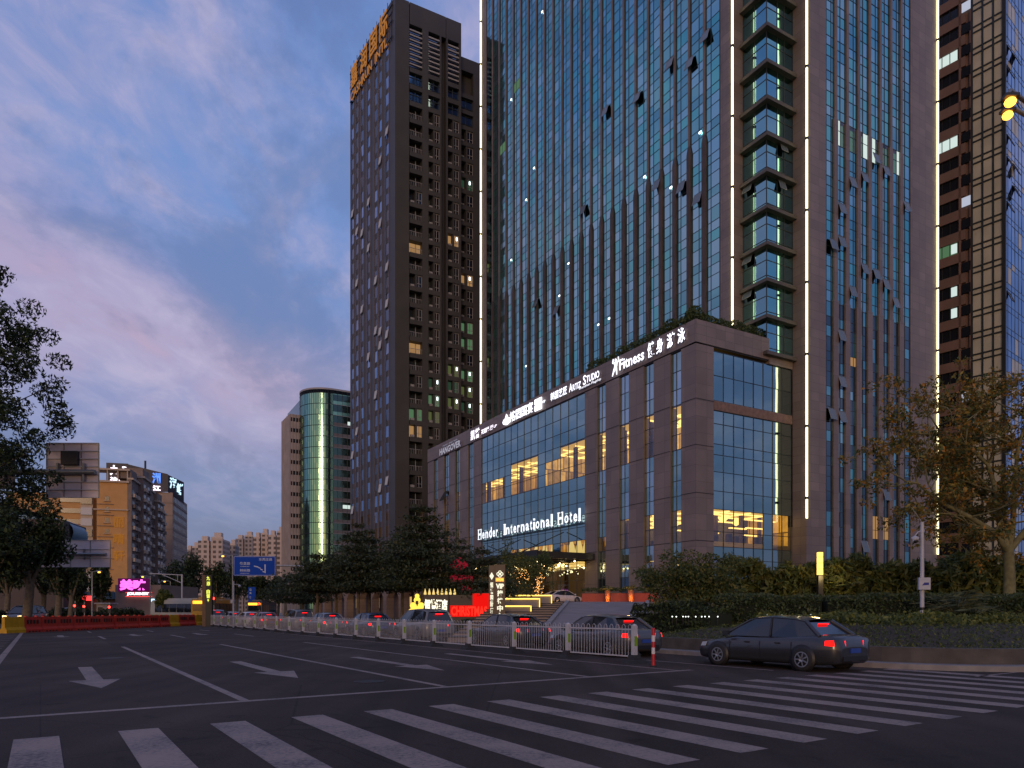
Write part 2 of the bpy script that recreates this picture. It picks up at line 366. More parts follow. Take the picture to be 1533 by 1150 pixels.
# ------------------------------------------------------------------ ground, road, pavements, markings
def asphalt():
    m, N, L, b = new_mat('asphalt')
    tc = N.new('ShaderNodeTexCoord')
    def ns(s, d, r=.6):
        t = N.new('ShaderNodeTexNoise'); L.new(tc.outputs['Object'], t.inputs['Vector']); t.inputs['Scale'].default_value = s; t.inputs['Detail'].default_value = d; t.inputs['Roughness'].default_value = r; return t.outputs[0]
    a, f = ns(.22, 6), ns(30, 4, .85)
    mp = N.new('ShaderNodeMapping'); L.new(tc.outputs['Object'], mp.inputs[0]); mp.inputs['Rotation'].default_value = (0, 0, -A_ST); mp.inputs['Scale'].default_value = (1.1, .06, 1)
    t = N.new('ShaderNodeTexNoise'); L.new(mp.outputs[0], t.inputs['Vector']); t.inputs['Scale'].default_value = 1.0; t.inputs['Detail'].default_value = 3   # wheel tracks along the lanes
    def mr(v, lo, hi, c, d):
        r = N.new('ShaderNodeMapRange'); L.new(v, r.inputs[0])
        for i, q in enumerate((lo, hi, c, d)): r.inputs[i+1].default_value = q
        return r.outputs[0]
    def mu(x, y, op='MULTIPLY'):
        k = N.new('ShaderNodeMath'); k.operation = op; L.new(x, k.inputs[0]); L.new(y, k.inputs[1]); return k.outputs[0]
    g = mu(mu(mr(a, .3, .7, .62, 1.42), mr(f, .25, .75, .35, 1.75)), mr(t.outputs[0], .3, .7, .70, 1.35))
    # resurfaced rectangles of slightly different tone, and old oil spots
    mp2 = N.new('ShaderNodeMapping'); L.new(tc.outputs['Object'], mp2.inputs[0]); mp2.inputs['Rotation'].default_value = (0, 0, -A_ST)
    br = N.new('ShaderNodeTexBrick'); L.new(mp2.outputs[0], br.inputs[0]); br.offset = .31; br.inputs['Scale'].default_value = 1; br.inputs['Brick Width'].default_value = 4.05; br.inputs['Row Height'].default_value = 9.3; br.inputs['Mortar Size'].default_value = .012
    br.inputs['Color1'].default_value = (.80, .80, .80, 1); br.inputs['Color2'].default_value = (1.16, 1.16, 1.16, 1); br.inputs['Mortar'].default_value = (.6, .6, .6, 1); g = mu(g, br.outputs[0])
    g = mu(g, mr(ns(1.6, 2), .64, .72, 1, .62))
    # thin cracks sealed with tar
    vo = N.new('ShaderNodeTexVoronoi'); vo.feature = 'DISTANCE_TO_EDGE'; L.new(tc.outputs['Object'], vo.inputs['Vector']); vo.inputs['Scale'].default_value = .16
    g = mu(g, mr(vo.outputs[0], .0, .004, .55, 1))
    sc = N.new('ShaderNodeVectorMath'); sc.operation = 'SCALE'; sc.inputs[0].default_value = (.052, .037, .030); L.new(g, sc.inputs['Scale']); L.new(sc.outputs[0], b.inputs['Base Color'])
    b.inputs['Roughness'].default_value = .88; b.inputs['Specular IOR Level'].default_value = .22
    bp = N.new('ShaderNodeBump'); bp.inputs['Strength'].default_value = .5; bp.inputs['Distance'].default_value = .01; L.new(f, bp.inputs['Height']); L.new(bp.outputs[0], b.inputs['Normal'])
asphalt()
def paint():
    m, N, L, b = new_mat('road_paint')
    tc = N.new('ShaderNodeTexCoord'); t = N.new('ShaderNodeTexNoise'); L.new(tc.outputs['Object'], t.inputs['Vector']); t.inputs['Scale'].default_value = 16; t.inputs['Detail'].default_value = 9; t.inputs['Roughness'].default_value = .75
    t2 = N.new('ShaderNodeTexNoise'); L.new(tc.outputs['Object'], t2.inputs['Vector']); t2.inputs['Scale'].default_value = 1.1; t2.inputs['Detail'].default_value = 5
    ad = N.new('ShaderNodeMath'); L.new(t.outputs[0], ad.inputs[0]); k = N.new('ShaderNodeMath'); k.operation = 'MULTIPLY'; k.inputs[1].default_value = .55; L.new(t2.outputs[0], k.inputs[0]); L.new(k.outputs[0], ad.inputs[1])
    cr = N.new('ShaderNodeValToRGB'); L.new(ad.outputs[0], cr.inputs[0]); e = cr.color_ramp.elements; e[0].position = .62; e[0].color = (.075, .06, .058, 1); e[1].position = .86; e[1].color = (.31, .225, .185, 1)
    x = cr.color_ramp.elements.new(.70); x.color = (.19, .148, .132, 1)
    L.new(cr.outputs[0], b.inputs['Base Color']); b.inputs['Roughness'].default_value = .7
paint()
pmat('earth', (.06, .055, .04), .95, noise=(2, .3)); pmat('pavement', (.17, .15, .145), .85, noise=(1.5, .18, 8), bump=.2)
stonemat('paving', (.20, .175, .165), .6, .6, .01, .1, .8)
pmat('kerb_stone', (.24, .225, .215), .85, noise=(3, .15))
g = MB(); g.face([(-3500, -600, -.03), (3500, -600, -.03), (3500, 5000, -.03), (-3500, 5000, -.03)], 'earth'); tag(g.build('ground'), kind='structure')
def sheet(name, pts, z, mat):
    m = MB(); m.face([(p[0], p[1], z) for p in pts], mat); return tag(m.build(name), kind='structure')
sheet('road', [S(-75, -45), S(130, -45), S(130, 9), S(26, 9), S(26, 420), S(-30, 420), S(-30, 90), S(-75, 90)], 0, 'asphalt')
Z1 = .004
def mark(polys, name):
    m = MB()
    for p in polys: m.face([(q[0], q[1], Z1) for q in p], 'road_paint')
    return tag(m.build(name), kind='structure')
def srect(x0, x1, y0, y1, y0b=None, y1b=None): return [S(x0, y0), S(x1, y0 if y0b is None else y0b), S(x1, y1 if y1b is None else y1b), S(x0, y1)]
mark([srect(-.28+1.14*i, .2+1.14*i, 5.33, 10.82) for i in range(-3, 18)], 'crosswalk')
mark([srect(-2.2, 14.65, 12.92, 13.12, 13.42, 13.62)], 'stop_line')
def tdash(x): return 12.95+(x+2.2)/16.85*.5+.18
ln = []
for x in (3.03, 7.1, 11.05): ln += [srect(x-.08, x+.08, tdash(x), 35.9), srect(x-.08, x+.08, 46, 51.5), srect(x-.08, x+.08, 60, 64)]
ln += [srect(-1.2, -1.0, tdash(-1), 63)] + [srect(14.13, 14.25, tdash(14.2), 110)]
ln += [srect(16.25, 16.37, 12.2, 17), srect(18.62, 18.72, 12.2, 16.6)] + [srect(16.9, 17.05, y, y+4) for y in range(24, 110, 10)]
ln += [srect(19.7, 23.5, 7.4, 7.5), srect(18.9, 23.2, 8.35, 8.45)]
mark(ln, 'lane_line')
mark([srect(-4.4, -1.35, y, y+.25) for y in np.arange(25, 62, 2.4)], 'hatched_marking')
def arrow(x, y0, ys=1.0):   # pointing back towards the crossing
    L_ = 6.6*ys; w = .17; hw = .52; t = 2.1*ys
    return [[S(x-w, y0+L_), S(x-w, y0+t), S(x+w, y0+t), S(x+w, y0+L_)], [S(x, y0), S(x+hw, y0+t), S(x-hw, y0+t)]]
am = []
for x in (1.05, 5.1, 9.0): am += arrow(x, 17.0)+arrow(x, 50.5, .6)
am += arrow(12.6, 17.0)
mark(am, 'lane_arrow')
# right-hand block: kerb with a rounded corner, pavement behind
cor = [S(19.6+4.2*(1-math.cos(t)), 12.2-4.4*math.sin(t)) for t in np.linspace(0, math.pi/2, 9)]
blk = cor+[S(120, 7.8), S(120, 420), S(19.6, 420)]
def block(name, poly, z, mat, kerb=.28):
    m = MB(); n = len(poly); P = [Vector((q[0], q[1], 0)) for q in poly]
    m.face([(q.x, q.y, z) for q in P], mat)
    o = tag(m.build(name), kind='structure'); k = MB(); I = []
    for i in range(n):
        a, b, c = P[i-1], P[i], P[(i+1) % n]; d1 = (b-a).normalized(); d2 = (c-b).normalized(); nn = Vector((d1.y+d2.y, -(d1.x+d2.x), 0)).normalized(); I.append(b+nn*kerb*.999)
    for i in range(n):
        j = (i+1) % n; a, b, c, d = P[i], P[j], I[j], I[i]
        k.face([(c.x, c.y, -.02), (d.x, d.y, -.02), (d.x, d.y, z+.008), (c.x, c.y, z+.008)], 'kerb_stone'); k.face([(a.x, a.y, z+.008), (b.x, b.y, z+.008), (c.x, c.y, z+.008), (d.x, d.y, z+.008)][::-1], 'kerb_stone')
        k.face([(a.x, a.y, -.02), (b.x, b.y, -.02), (b.x, b.y, z+.008), (a.x, a.y, z+.008)][::1], 'kerb_stone')
    tag(k.build('kerb'), kind='structure'); return o
block('pavement', blk, .14, 'paving')
# low dark planter wall round the bed, its outer edge following the kerb
def kerbline(d): return [S(19.6+d+(4.2-d)*(1-math.cos(t)), 12.2-(4.4-d)*math.sin(t)) for t in np.linspace(0, math.pi/2, 9)]
o_, i_ = [S(20.1, 22.5)]+kerbline(.5)+[S(96, 8.3)], [S(20.5, 22.5)]+kerbline(.9)+[S(96, 8.7)]
pmat('planter_stone', (.075, .068, .06), .85, noise=(2, .3), bump=.3)
m = MB()
for k in range(len(o_)-1):
    a, b, c, d = o_[k], o_[k+1], i_[k+1], i_[k]; m.hexa([(*a[:2], .1), (*b[:2], .1), (*c[:2], .1), (*d[:2], .1)], [(*a[:2], .56), (*b[:2], .56), (*c[:2], .56), (*d[:2], .56)], 'planter_stone')
o = m.build('planter_wall'); tag(o, 'low dark stone wall edging the planted bed and curving round the corner', 'wall')
# manhole covers
pmat('cast_iron', (.035, .032, .03), .6, .4, noise=(30, .4), bump=.5)
mh = None
for x, y, lb in ((-2.0, 8.0, 'round iron manhole cover left of the second crossing stripe end'), (6.2, 15.3, 'round iron manhole cover just beyond the stop line'), (2.0, 27.5, 'round iron manhole cover between the first two lane lines')):
    m = MB(); m.lathe([(.36, 0), (.36, .006), (.33, .008), (.31, .004), (.02, .005)], 'cast_iron', 24); o = m.build('manhole_cover'); o.location = S(x, y, .002); tag(o, lb, 'manhole cover', 'manhole covers')
block('pavement', [S(-90, 68), S(-90, 420), S(-14, 420), S(-14, 76)], .14, 'pavement')
block('pavement', [S(-90, -45), S(-22, -45), S(-17, -40), S(-15.5, 20), S(-15.5, 66), S(-90, 62)], .14, 'pavement')

# ------------------------------------------------------------------ the hotel: podium and tower
emat('cove_light', (1, .62, .16), 2.6); emat('lamp_white', (.85, .97, 1), 4); emat('bulb', (1, .78, .42), 26)
emat('room_ceiling_glow', (1, .54, .09), .72); glow_panels('room_wall_glow', (1, .46, .05), .50, 1.3, 1.9); emat('room_dim_glow', (.9, .45, .12), .12); glow_panels('room_pale_glow', (1, .53, .11), .66, .9, 2.4)  # room surfaces emit their own glow in place of lamplight
emat('soft_glow', (1, .70, .22), 1.05); emat('green_lit', (.35, .75, .38), .20); emat('olive_lit', (.50, .62, .22), .14); emat('green_dim', (.25, .6, .35), .07); emat('white_lit', (.75, .9, .85), .85); emat('warm_lit', (1, .55, .22), .35); emat('pale_lit', (.72, .78, .95), .62); emat('amber_lit', (1, .62, .2), .8)
emat('strip_light', (1, .86, .46), 3.6); emat('sign_white', (.90, .90, 1.0), 1.9); emat('sign_violet', (.96, .88, 1.0), 1.9); emat('sign_dim', (.62, .60, .72), .55)
pmat('sign_side', (.15, .13, .3), .5); pmat('wood', (.10, .05, .03), .5, noise=(4, .3)); pmat('brass', (.5, .33, .12), .35, .8)
hotel = thing('hotel_building', 'blue glass hotel tower with lit vertical edge lines above a stone podium', 'building', HC, A_HT)
PB = 2.3     # level of the forecourt
# podium walls (x=0 is the long street front, y=0 the short front facing the crossing)
ZT = 28.35; ZF = 26.15
w = MB()
strips = [(1.92, 3.39), (5.78, 7.29), (9.61, 11.26), (13.57, 15.13)]           # narrow windows beside the corner
cw = (17.4, 42.8)                                                              # great curtain wall
far = [(45.3, 47.1), (49.9, 51.6), (53.8, 55.7), (58.1, 59.8)]
ops = strips+[cw]+far; ys = 0.0
fl = FL(0); DP = .8
for a, b in ops+[(62.14, 62.14)]:
    fbox(w, fl, ys, a, 0, ZF, -DP, 0, 'granite_pier'); ys = b
fbox(w, FR(0), .8, 2.27, 0, ZF, -DP, 0, 'granite_pier')
fbox(w, fl, 0, 62.14, ZF+.12, ZT, -DP, .06, 'granite'); fbox(w, FR(0), -.05, 9.7, ZF+.12, ZT, -DP, .06, 'granite')
fbox(w, FR(0), 9.7, 13.1, ZF-.3, ZF+.9, -DP, .09, 'granite')
fbox(w, fl, .8, 62.1, ZF, ZF+.12, -DP, -.05, 'black'); fbox(w, FR(0), .8, 13.1, ZF, ZF+.12, -DP, -.05, 'black')
w.face([(0.5, 62, ZT-.6), (12.9, 62, ZT-.6), (12.9, .5, ZT-.6), (.5, .5, ZT-.6)], 'concrete_dark')
fbox(w, FR(0), 2.27, 13.1, 0, 4.6, -DP, -.12, 'granite_pier')
w.box(.8, 30, 61.3, 62.14, 0, ZF, 'granite_pier')
jn = w   # shadow joints of the cladding across the piers
for z in (21.1, 16.85, 12.45, 8.05):
    ys = 0
    for a, b in ops+[(62.14, 62.14)]:
        fbox(jn, fl, ys, a, z-.03, z+.03, 0, .025, 'black'); ys = b
    fbox(jn, FR(0), .0, 2.27, z-.03, z+.03, 0, .025, 'black')
w.build('podium_wall', hotel)
# glazing of the podium, rooms behind the lit parts
def lit_l(y, z, lo, hi): return lo < z < hi
G = ['podium_glass', 'podium_glass_b', 'podium_glass', 'podium_glass_c']
rowz = [2.9]
while rowz[-1] < ZF-1: rowz += [rowz[-1]+q for q in (1.45, 1.5, 1.45)]
rowz = [2.35, 3.6, 5.05, 6.55, 8.05, 9.6, 11.1, 12.45, 13.9, 15.4, 16.85, 18.3, 19.7, 21.1, 22.6, 24.3, ZF]
def win_l(k):
    def f(y, z, i, j):
        if k < 4 and (16.85 < z < 21.1): return 'clear_glass'
        if k < 3 and 8.05 < z < 11.1 or k == 3 and 8.05 < z < 9.6: return 'clear_glass'
        if k < 2 and 5.05 < z < 6.55: return 'clear_glass_dim'
        if k in (5, 6, 7) and 16.85 < z < 19.7: return 'clear_glass'
        if z > 21.1 and k < 4: return random.choice(['podium_glass_c', 'podium_glass_b'])
        return random.choice(G) if z > 5 else 'dim_glass'
    return f
for k, (a, b) in enumerate(strips): grid(fl, [a, (a+b)/2+.08, b], rowz, -.22, win_l(k), hotel, 'window_strip', .055)
for k, (a, b) in enumerate(far): grid(fl, [a, (a+b)/2, b], rowz, -.22, win_l(k+4), hotel, 'window_strip', .055)
n = 15; us = [cw[0]+(cw[1]-cw[0])*i/n for i in range(n+1)]
def cwf(y, z, i, j):
    if 16.85 < z < 19.7 and (y < 25.7 or 27.5 < y < 34.2 or 35.9 < y < 42.8): return 'clear_glass'
    if 19.7 < z < 21.1 and (y < 22.5 or 28 < y < 34.0): return 'clear_glass'
    if 8.05 < z < 9.6 and (y < 22 or 24.0 < y < 34): return 'clear_glass'
    if z < 8: return 'clear_glass_dim'
    return random.choice(['podium_glass', 'podium_glass_b'])
grid(fl, us, rowz, -.12, cwf, hotel, 'curtain_wall', .05)
nr = 8; ur = [2.27+(13.05-2.27)*i/nr for i in range(nr+1)]
rz = [4.6, 5.4, 6.4, 7.6, 9.0, 11.1, 12.8, 14.6, 16.2, 17.2, 19.1, 20.3, 21.25, 23.6, 25.85]
def rf(x, z, i, j):
    if 20.3 < z < 21.25: return None
    if 7.6 < z < 11.1 and i not in (5,): return 'clear_glass'
    if 5.4 < z < 6.4 and i < 3: return 'clear_glass_dim'
    return random.choice(['podium_glass', 'podium_glass_b', 'podium_glass'])
grid(FR(0), ur, rz, -.10, rf, hotel, 'curtain_wall', .055)
bb = MB()
pmat('terracotta', (.20, .135, .115), .7, noise=(3, .2)); fbox(bb, FR(0), 2.30, 13.1, 20.34, 21.2, -.2, .03, 'terracotta'); 
for i in range(60): fbox(bb, FR(0), 2.35+i*.178, 2.42+i*.178, 20.40, 21.14, .03, .06, 'terracotta')
bb.build('louvre_band', hotel)
def room(name, x0, x1, y0, y1, z0, z1, coves=3, pale=False, curtains=(), chand=(), wallm=None, open_y0=False):
    m = MB(); e = .0
    wm = wallm or ('room_pale_glow' if pale else 'room_wall_glow')
    m.face([(x0, y0, z0), (x1, y0, z0), (x1, y1, z0), (x0, y1, z0)], 'room_dim_glow'); m.face([(x0, y0, z1), (x0, y1, z1), (x1, y1, z1), (x1, y0, z1)], 'room_ceiling_glow')
    m.face([(x1, y0, z0), (x1, y0, z1), (x1, y1, z1), (x1, y1, z0)], wm); m.face([(x0, y1, z0), (x1, y1, z0), (x1, y1, z1), (x0, y1, z1)], wm); None if open_y0 else m.face([(x0, y0, z0), (x0, y0, z1), (x1, y0, z1), (x1, y0, z0)], wm)
    o = m.build(name, hotel); c = MB()
    for i in range(coves):
        x = x0+(x1-x0)*(i+.6)/(coves+.3)
        c.box(x, x+.16, y0+.4, y1-.4, z1-.16, z1-.04, 'cove_light')
    for y in np.arange(y0+1.4, y1-1, 2.6):
        c.box(x0+.6, x1-.5, y, y+.13, z1-.18, z1-.05, 'cove_light')
    if open_y0:   # hanging beams of light and dark rails across the corner room
        for k, (xa, xb, y, z) in enumerate(((1.5, 6.0, 1.6, 2.75), (4.2, 8.6, 3.2, 2.35), (1.2, 3.6, 2.2, 1.95), (6.5, 8.8, 1.9, 1.6), (9.3, 12.6, 1.6, 2.5), (9.6, 12.4, 2.6, 1.85), (2.0, 7.5, 4.4, 1.35), (9.8, 12.0, 3.4, 1.2))):
            if z < z1-z0: c.box(xa, xb, y, y+.3, z0+z, z0+z+.10, 'cove_light')
    c.build('cove_light', o)
    b = MB()
    if open_y0:
        for x in (2.6, 5.4, 8.9, 11.6): b.box(x, x+.3, 2.8, 3.1, z0, z1, 'wood')
        for k in range(9): b.box(1.4+k*1.25, 1.9+k*1.25, .9+.3*(k % 3), 1.3+.3*(k % 3), z0, z0+.75+.15*(k % 2), 'wood')
    for y in np.arange(y0+2.2, y1-1, 4.6):
        b.box(x0+1.2, x0+1.6, y, y+.4, z0, z1, 'wood'); b.box(x0+2.5, x0+3.6, y+1, y+2.4, z0, z0+.8, 'wood')
    b.build('interior_column', o)
    if curtains:
        k = MB()
        for y in curtains:     # tied-back drapes, pointed at the top
            q = [(y-.75, z0), (y+.75, z0), (y+.62, z0+.75), (y+.18, z0+1.7), (y, z0+2.5), (y-.18, z0+1.7), (y-.62, z0+.75)]
            k.mesh([(x0+.35, a, z) for a, z in q]+[(x0+.45, a, z) for a, z in q], [tuple(range(7))[::-1], tuple(range(7, 14))]+[(i, (i+1) % 7, 7+(i+1) % 7, 7+i) for i in range(7)], 'soft_glow')  # drapes glow by themselves for the room's lamplight
        k.build('curtain', o)
    for (x, y) in chand:
        k = MB(); k.lathe([(.05, z1-.1), (.25, z1-.4), (.45, z1-.6), (.2, z1-.85), (.02, z1-.95)], 'cove_light', 12, (x, y, 0)); k.build('chandelier', o)
    return o
room('lit_room', .35, 7.5, .9, 26.8, 16.95, 21.0, 2, True, chand=((3, 5), (3, 14), (3, 21)))
room('lit_room', .35, 6.5, 27.4, 61, 16.95, 21.0, 2)
room('lit_room', .35, 12.9, .35, 22.2, 8.1, 11.25, 4, curtains=(18.1, 19.6, 21.1), chand=((6.2, 2.6), (9.5, 4), (3, 9)), open_y0=True)
room('lit_room', .35, 6.0, 23.6, 44, 8.1, 11.25, 2, curtains=(25, 27, 29, 31, 33))
room('lit_room', .35, 12.9, .35, 15.8, 4.7, 7.4, 2, wallm='room_dim_glow', open_y0=True)
room('lobby', .35, 9, 16.6, 44, 2.35, 7.4, 1, wallm='room_dim_glow')
# roof planting
leafmat('leaf_dark', (.055, .085, .030), .45); leafmat('leaf_mid', (.075, .105, .035), .45); leafmat('leaf_yellow', (.15, .16, .035), .4); leafmat('leaf_fir', (.050, .072, .036), .4); leafmat('leaf_fir_b', (.075, .085, .040), .4)
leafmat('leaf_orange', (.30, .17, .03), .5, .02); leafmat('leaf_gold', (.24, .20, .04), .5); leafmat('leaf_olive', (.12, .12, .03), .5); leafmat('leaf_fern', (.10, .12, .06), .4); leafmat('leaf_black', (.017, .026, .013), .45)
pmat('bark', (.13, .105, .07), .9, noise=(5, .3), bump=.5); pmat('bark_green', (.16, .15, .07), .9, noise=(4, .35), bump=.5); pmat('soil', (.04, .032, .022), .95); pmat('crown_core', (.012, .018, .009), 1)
P = [blob(450, (x*1.0, 1.0+.2*math.sin(x*3), ZT+.35), (1.0, .8, .75+.3*random.random())) for x in np.arange(.8, 9.8, 1.05)]
P += [blob(420, (.7, y, ZT+.3), (.7, 1.0, .6+.45*random.random())) for y in np.arange(1, 17.5, 1.05)]
P += [blob(700, (1.0, 1.2, ZT+.8), (.9, .9, 1.0)), blob(500, (.8, 4.2, ZT+.7), (.7, .9, .9))]
P += [blob(130, (.8, y, ZT+.1), (.6, .8, .35)) for y in list(np.arange(38, 44, 1.6))+[52, 53.5, 55, 60]]
hp = thing('roof_hedge', 'shaggy dark green shrubs planted along the edge of the stone podium roof', 'shrubs', HC+Vector((0, 0, 0)), A_HT)
leaf_mesh('foliage', np.concatenate(P), .26, ['leaf_dark', 'leaf_mid', 'leaf_dark'], hp)
pl = MB(); pl.box(.35, 1.3, 1.3, 18, ZT-.5, ZT+.1, 'concrete_dark'); pl.box(.35, 9.6, .35, 1.3, ZT-.5, ZT+.1, 'concrete_dark'); pl.box(.35, 1.2, 37.5, 61, ZT-.5, ZT-.1, 'concrete_dark'); pl.build('planter', hp)

# ---- tower
TX = 7.87; TY = -1.66; TYE = 57.98; TXE = 35.6; YL0 = 2.96; XR0 = 13.18; TOP = 113.0; CXT = 9.39
FH = 3.55; ZC = 58.9-16*FH   # chevron levels
lev = [ZC+FH*i for i in range(0, 34) if ZC+FH*i < TOP]
w = MB()
fT = FL(TX); fR = FR(TY)
bay = 2.245; nb = 23; y0 = 4.6; ybs = [y0+bay*i for i in range(nb+1)]          # left front bays
fbox(w, fT, YL0, y0, 24, TOP, -1.5, 0, 'granite'); fbox(w, fT, ybs[-1], TYE, 24, TOP, -1.5, 0, 'granite')
w.box(TX+1.2, TXE-1.2, 5.5, TYE-1, 0, TOP-.5, 'granite_dark')
fbox(w, fR, XR0, 16.13, 0, TOP, -1.66, 0, 'granite'); fbox(w, fR, 30.55, TXE, 0, TOP, -2.0, 0, 'granite')
w.box(XR0, TXE, TY+1.66, 5.6, 0, 10, 'granite_dark'); w.box(TXE-1.2, TXE, TY+2, TYE-2, 0, TOP, 'granite_dark')
w.box(TX, TX+1.5, YL0-.001, YL0+.2, 24, TOP, 'granite')
w.build('tower_wall', hotel)
# piers: full-width blades below, slim fins above
STEP = 51.7; BASE = 30.2
for i, y in enumerate(ybs[1:-1]):
    p = MB()
    for w0, o0, w1, o1, za, zb in ((.46, .26, .46, .26, 24, BASE-1), (.46, .26, .28, .14, BASE-1, BASE), (.28, .14, .28, .14, BASE, STEP-.8), (.28, .14, .13, .09, STEP-.8, STEP), (.13, .09, .13, .09, STEP, TOP)):
        p.hexa([fT(y-w0, za, -.4), fT(y+w0, za, -.4), fT(y+w0, za, o0), fT(y-w0, za, o0)], [fT(y-w1, zb, -.4), fT(y+w1, zb, -.4), fT(y+w1, zb, o1), fT(y-w1, zb, o1)], 'granite_pier'); p.build('pier', hotel)
zr = []
for l in lev:
    if l > 24: zr += [l, l+.95, l+2.45]
T4 = ['tower_glass', 'tower_glass', 'tower_glass_b', 'tower_glass_c', 'tower_glass_d']
litL = {}   # lamps seen through the glass: bay, level
for b_, zc_, m_ in ((20, 33.0, 'green_lit'), (21, 33.0, 'green_lit'), (22, 31.5, 'green_lit'), (19, 33, 'green_lit'), (18, 35.5, 'tower_glass_c'), (17, 35.6, 'white_lit'), (5, 52.0, 'white_lit'), (3, 47.6, 'white_lit'), (1, 51, 'white_lit'), (2, 47.8, 'tower_glass_c'), (9, 37.2, 'white_lit'), (8, 38.2, 'white_lit'), (13, 44, 'white_lit'), (12, 48.3, 'white_lit'), (19, 54.5, 'white_lit'), (17, 60.7, 'white_lit'), (16, 64.5, 'white_lit'), (6, 31.5, 'white_lit'), (20, 78, 'green_lit'), (19, 80.5, 'white_lit'), (18, 82.5, 'green_lit'), (15, 86.5, 'white_lit'), (11, 41, 'tower_glass_c')):
    litL[(b_, int(zc_/3.55))] = m_
for i in range(nb):
    a, b = ybs[i]+.14, ybs[i+1]-.14; c = a+(b-a)*(.36 if i % 2 else .62)
    def mf(y, z, k, j, i=i):
        m = litL.get((i, int(z/3.55)))
        if m == 'tower_glass_c' or (m == 'green_lit' and j % 3 == 1): return m
        if z < STEP and random.random() < .22: return 'tower_glass_c'
        return random.choice(T4)
    grid(fT, [a, c, b], zr, -.08, mf, hotel, 'window_strip', .05, tilt=.0014, proud=.04)
for (b_, l), m_ in litL.items():
    if m_ == 'white_lit':
        y = ybs[b_]+.55; z = l*3.55+2.6; dots = MB(); dots.obox(fT(y, z, .06), (1, 0, 0), (0, 1, 0), (0, 0, 1), .03, .17, .09, 'lamp_white'); dots.build('ceiling_lamp', hotel)
# right front
rb = [16.13, 17.64, 19.5, 21.36, 23.22, 25.08, 26.94, 28.80, 30.55]
for i, x in enumerate(rb[1:-1]):
    p = MB(); fbox(p, fR, x-.39, x+.39, 0, 33.2, -.4, .10, 'granite_pier'); fbox(p, fR, x-.29, x+.29, 33.2, STEP, -.4, .09, 'granite_pier'); fbox(p, fR, x-.17, x+.17, STEP, TOP, -.4, .08, 'granite_pier'); p.build('pier', hotel)
zr2 = []
for l in [ZC+FH*i for i in range(-1, 34)]:
    if 3 < l < TOP: zr2 += [l, l+.95, l+2.45]
ly = int((50.6-ZC)/FH)
for i in range(8):
    a, b = rb[i]+.12, rb[i+1]-.12; c = a+(b-a)*(.42 if i % 2 else .6)
    def mf(x, z, k, j, i=i):
        fl_ = int((z-ZC)/FH)
        if fl_ == ly and 1 <= i <= 6 and (z-ZC) % FH > .95: return 'white_lit' if (i+k) % 3 == 1 else 'clear_glass'
        if z < 11 and i in (4, 5) and 9 < z: return 'warm_lit'
        if i == 2 and 26.5 < z < 28.3: return 'warm_lit'
        if z < 33 and random.random() < .85: return 'low_mirrored_glass' if random.random() < .75 else 'tower_glass_b'
        return random.choice(T4)
    grid(fR, [a, c, b], zr2, -.08, mf, hotel, 'window_strip', .05, tilt=.0014, proud=.04)
room('office_floor', 16.2, 30.5, TY+.3, TY+7, ZC+ly*FH+.1, ZC+(ly+1)*FH-.2, 2, wallm='green_lit')
# glass corner with projecting ledges at each floor
fcl = FL(CXT); fcr = FR(0)
zc = [z for z in zr if z > 26]+[TOP]
def cf(u, z, i, j):
    return random.choice(['tower_glass', 'corner_glass', 'corner_glass', 'tower_glass_b'])
zc = []
for l in lev:
    if l > 26.5: zc += [l, l+.5, l+2.0]
cg = grid(fcl, [0.0, 1.45, 2.96], zc, 0, cf, hotel, 'corner_glazing', .06, tilt=.001)
grid(fcr, [CXT, CXT+1.5, CXT+2.5, XR0], zc, 0, cf, hotel, 'corner_glazing', .06, tilt=.001)
for l in lev:
    if l < 26.5: continue
    m = MB(); q = .55
    m.prism([(CXT-q, -q), (XR0-.003, -q), (XR0-.003, .1), (CXT+.1, .1), (CXT+.1, YL0-.003), (CXT-q, YL0-.003)], l-.36, l-.02, 'ledge_stone'); m.build('ledge', hotel)
    e = MB(); e.box(TXE+.003, TXE+.9, TY+2, TY+6, l-.42, l-.02, 'granite_dark'); e.build('ledge', hotel)
    e = MB(); e.box(TX+1.0, TX+5, TYE+.003, TYE+.9, l-.42, l-.02, 'granite_dark'); e.build('ledge', hotel)
m = MB(); m.box(TXE, TXE+.35, TY+2.3, TY+6, 0, TOP, 'tower_glass_b'); m.build('corner_glazing', hotel)
# luminous edge lines
def lline(x, y, z0, z1):
    m = MB(); m.box(x-.07, x+.07, y-.07, y+.07, z0, z1, 'strip_light'); 
    for z in np.arange(z0+2, z1, 7.1): m.box(x-.12, x+.12, y-.12, y+.12, z-.12, z+.12, 'metal_dark')
    m.build('edge_light', hotel)
lline(XR0-.06, TY-.08, 10.7, TOP); lline(TX-.09, YL0-.06, 28, TOP); lline(TX-.08, TYE+.08, 27, TOP); lline(TXE+.06, TY-.08, 8, TOP)
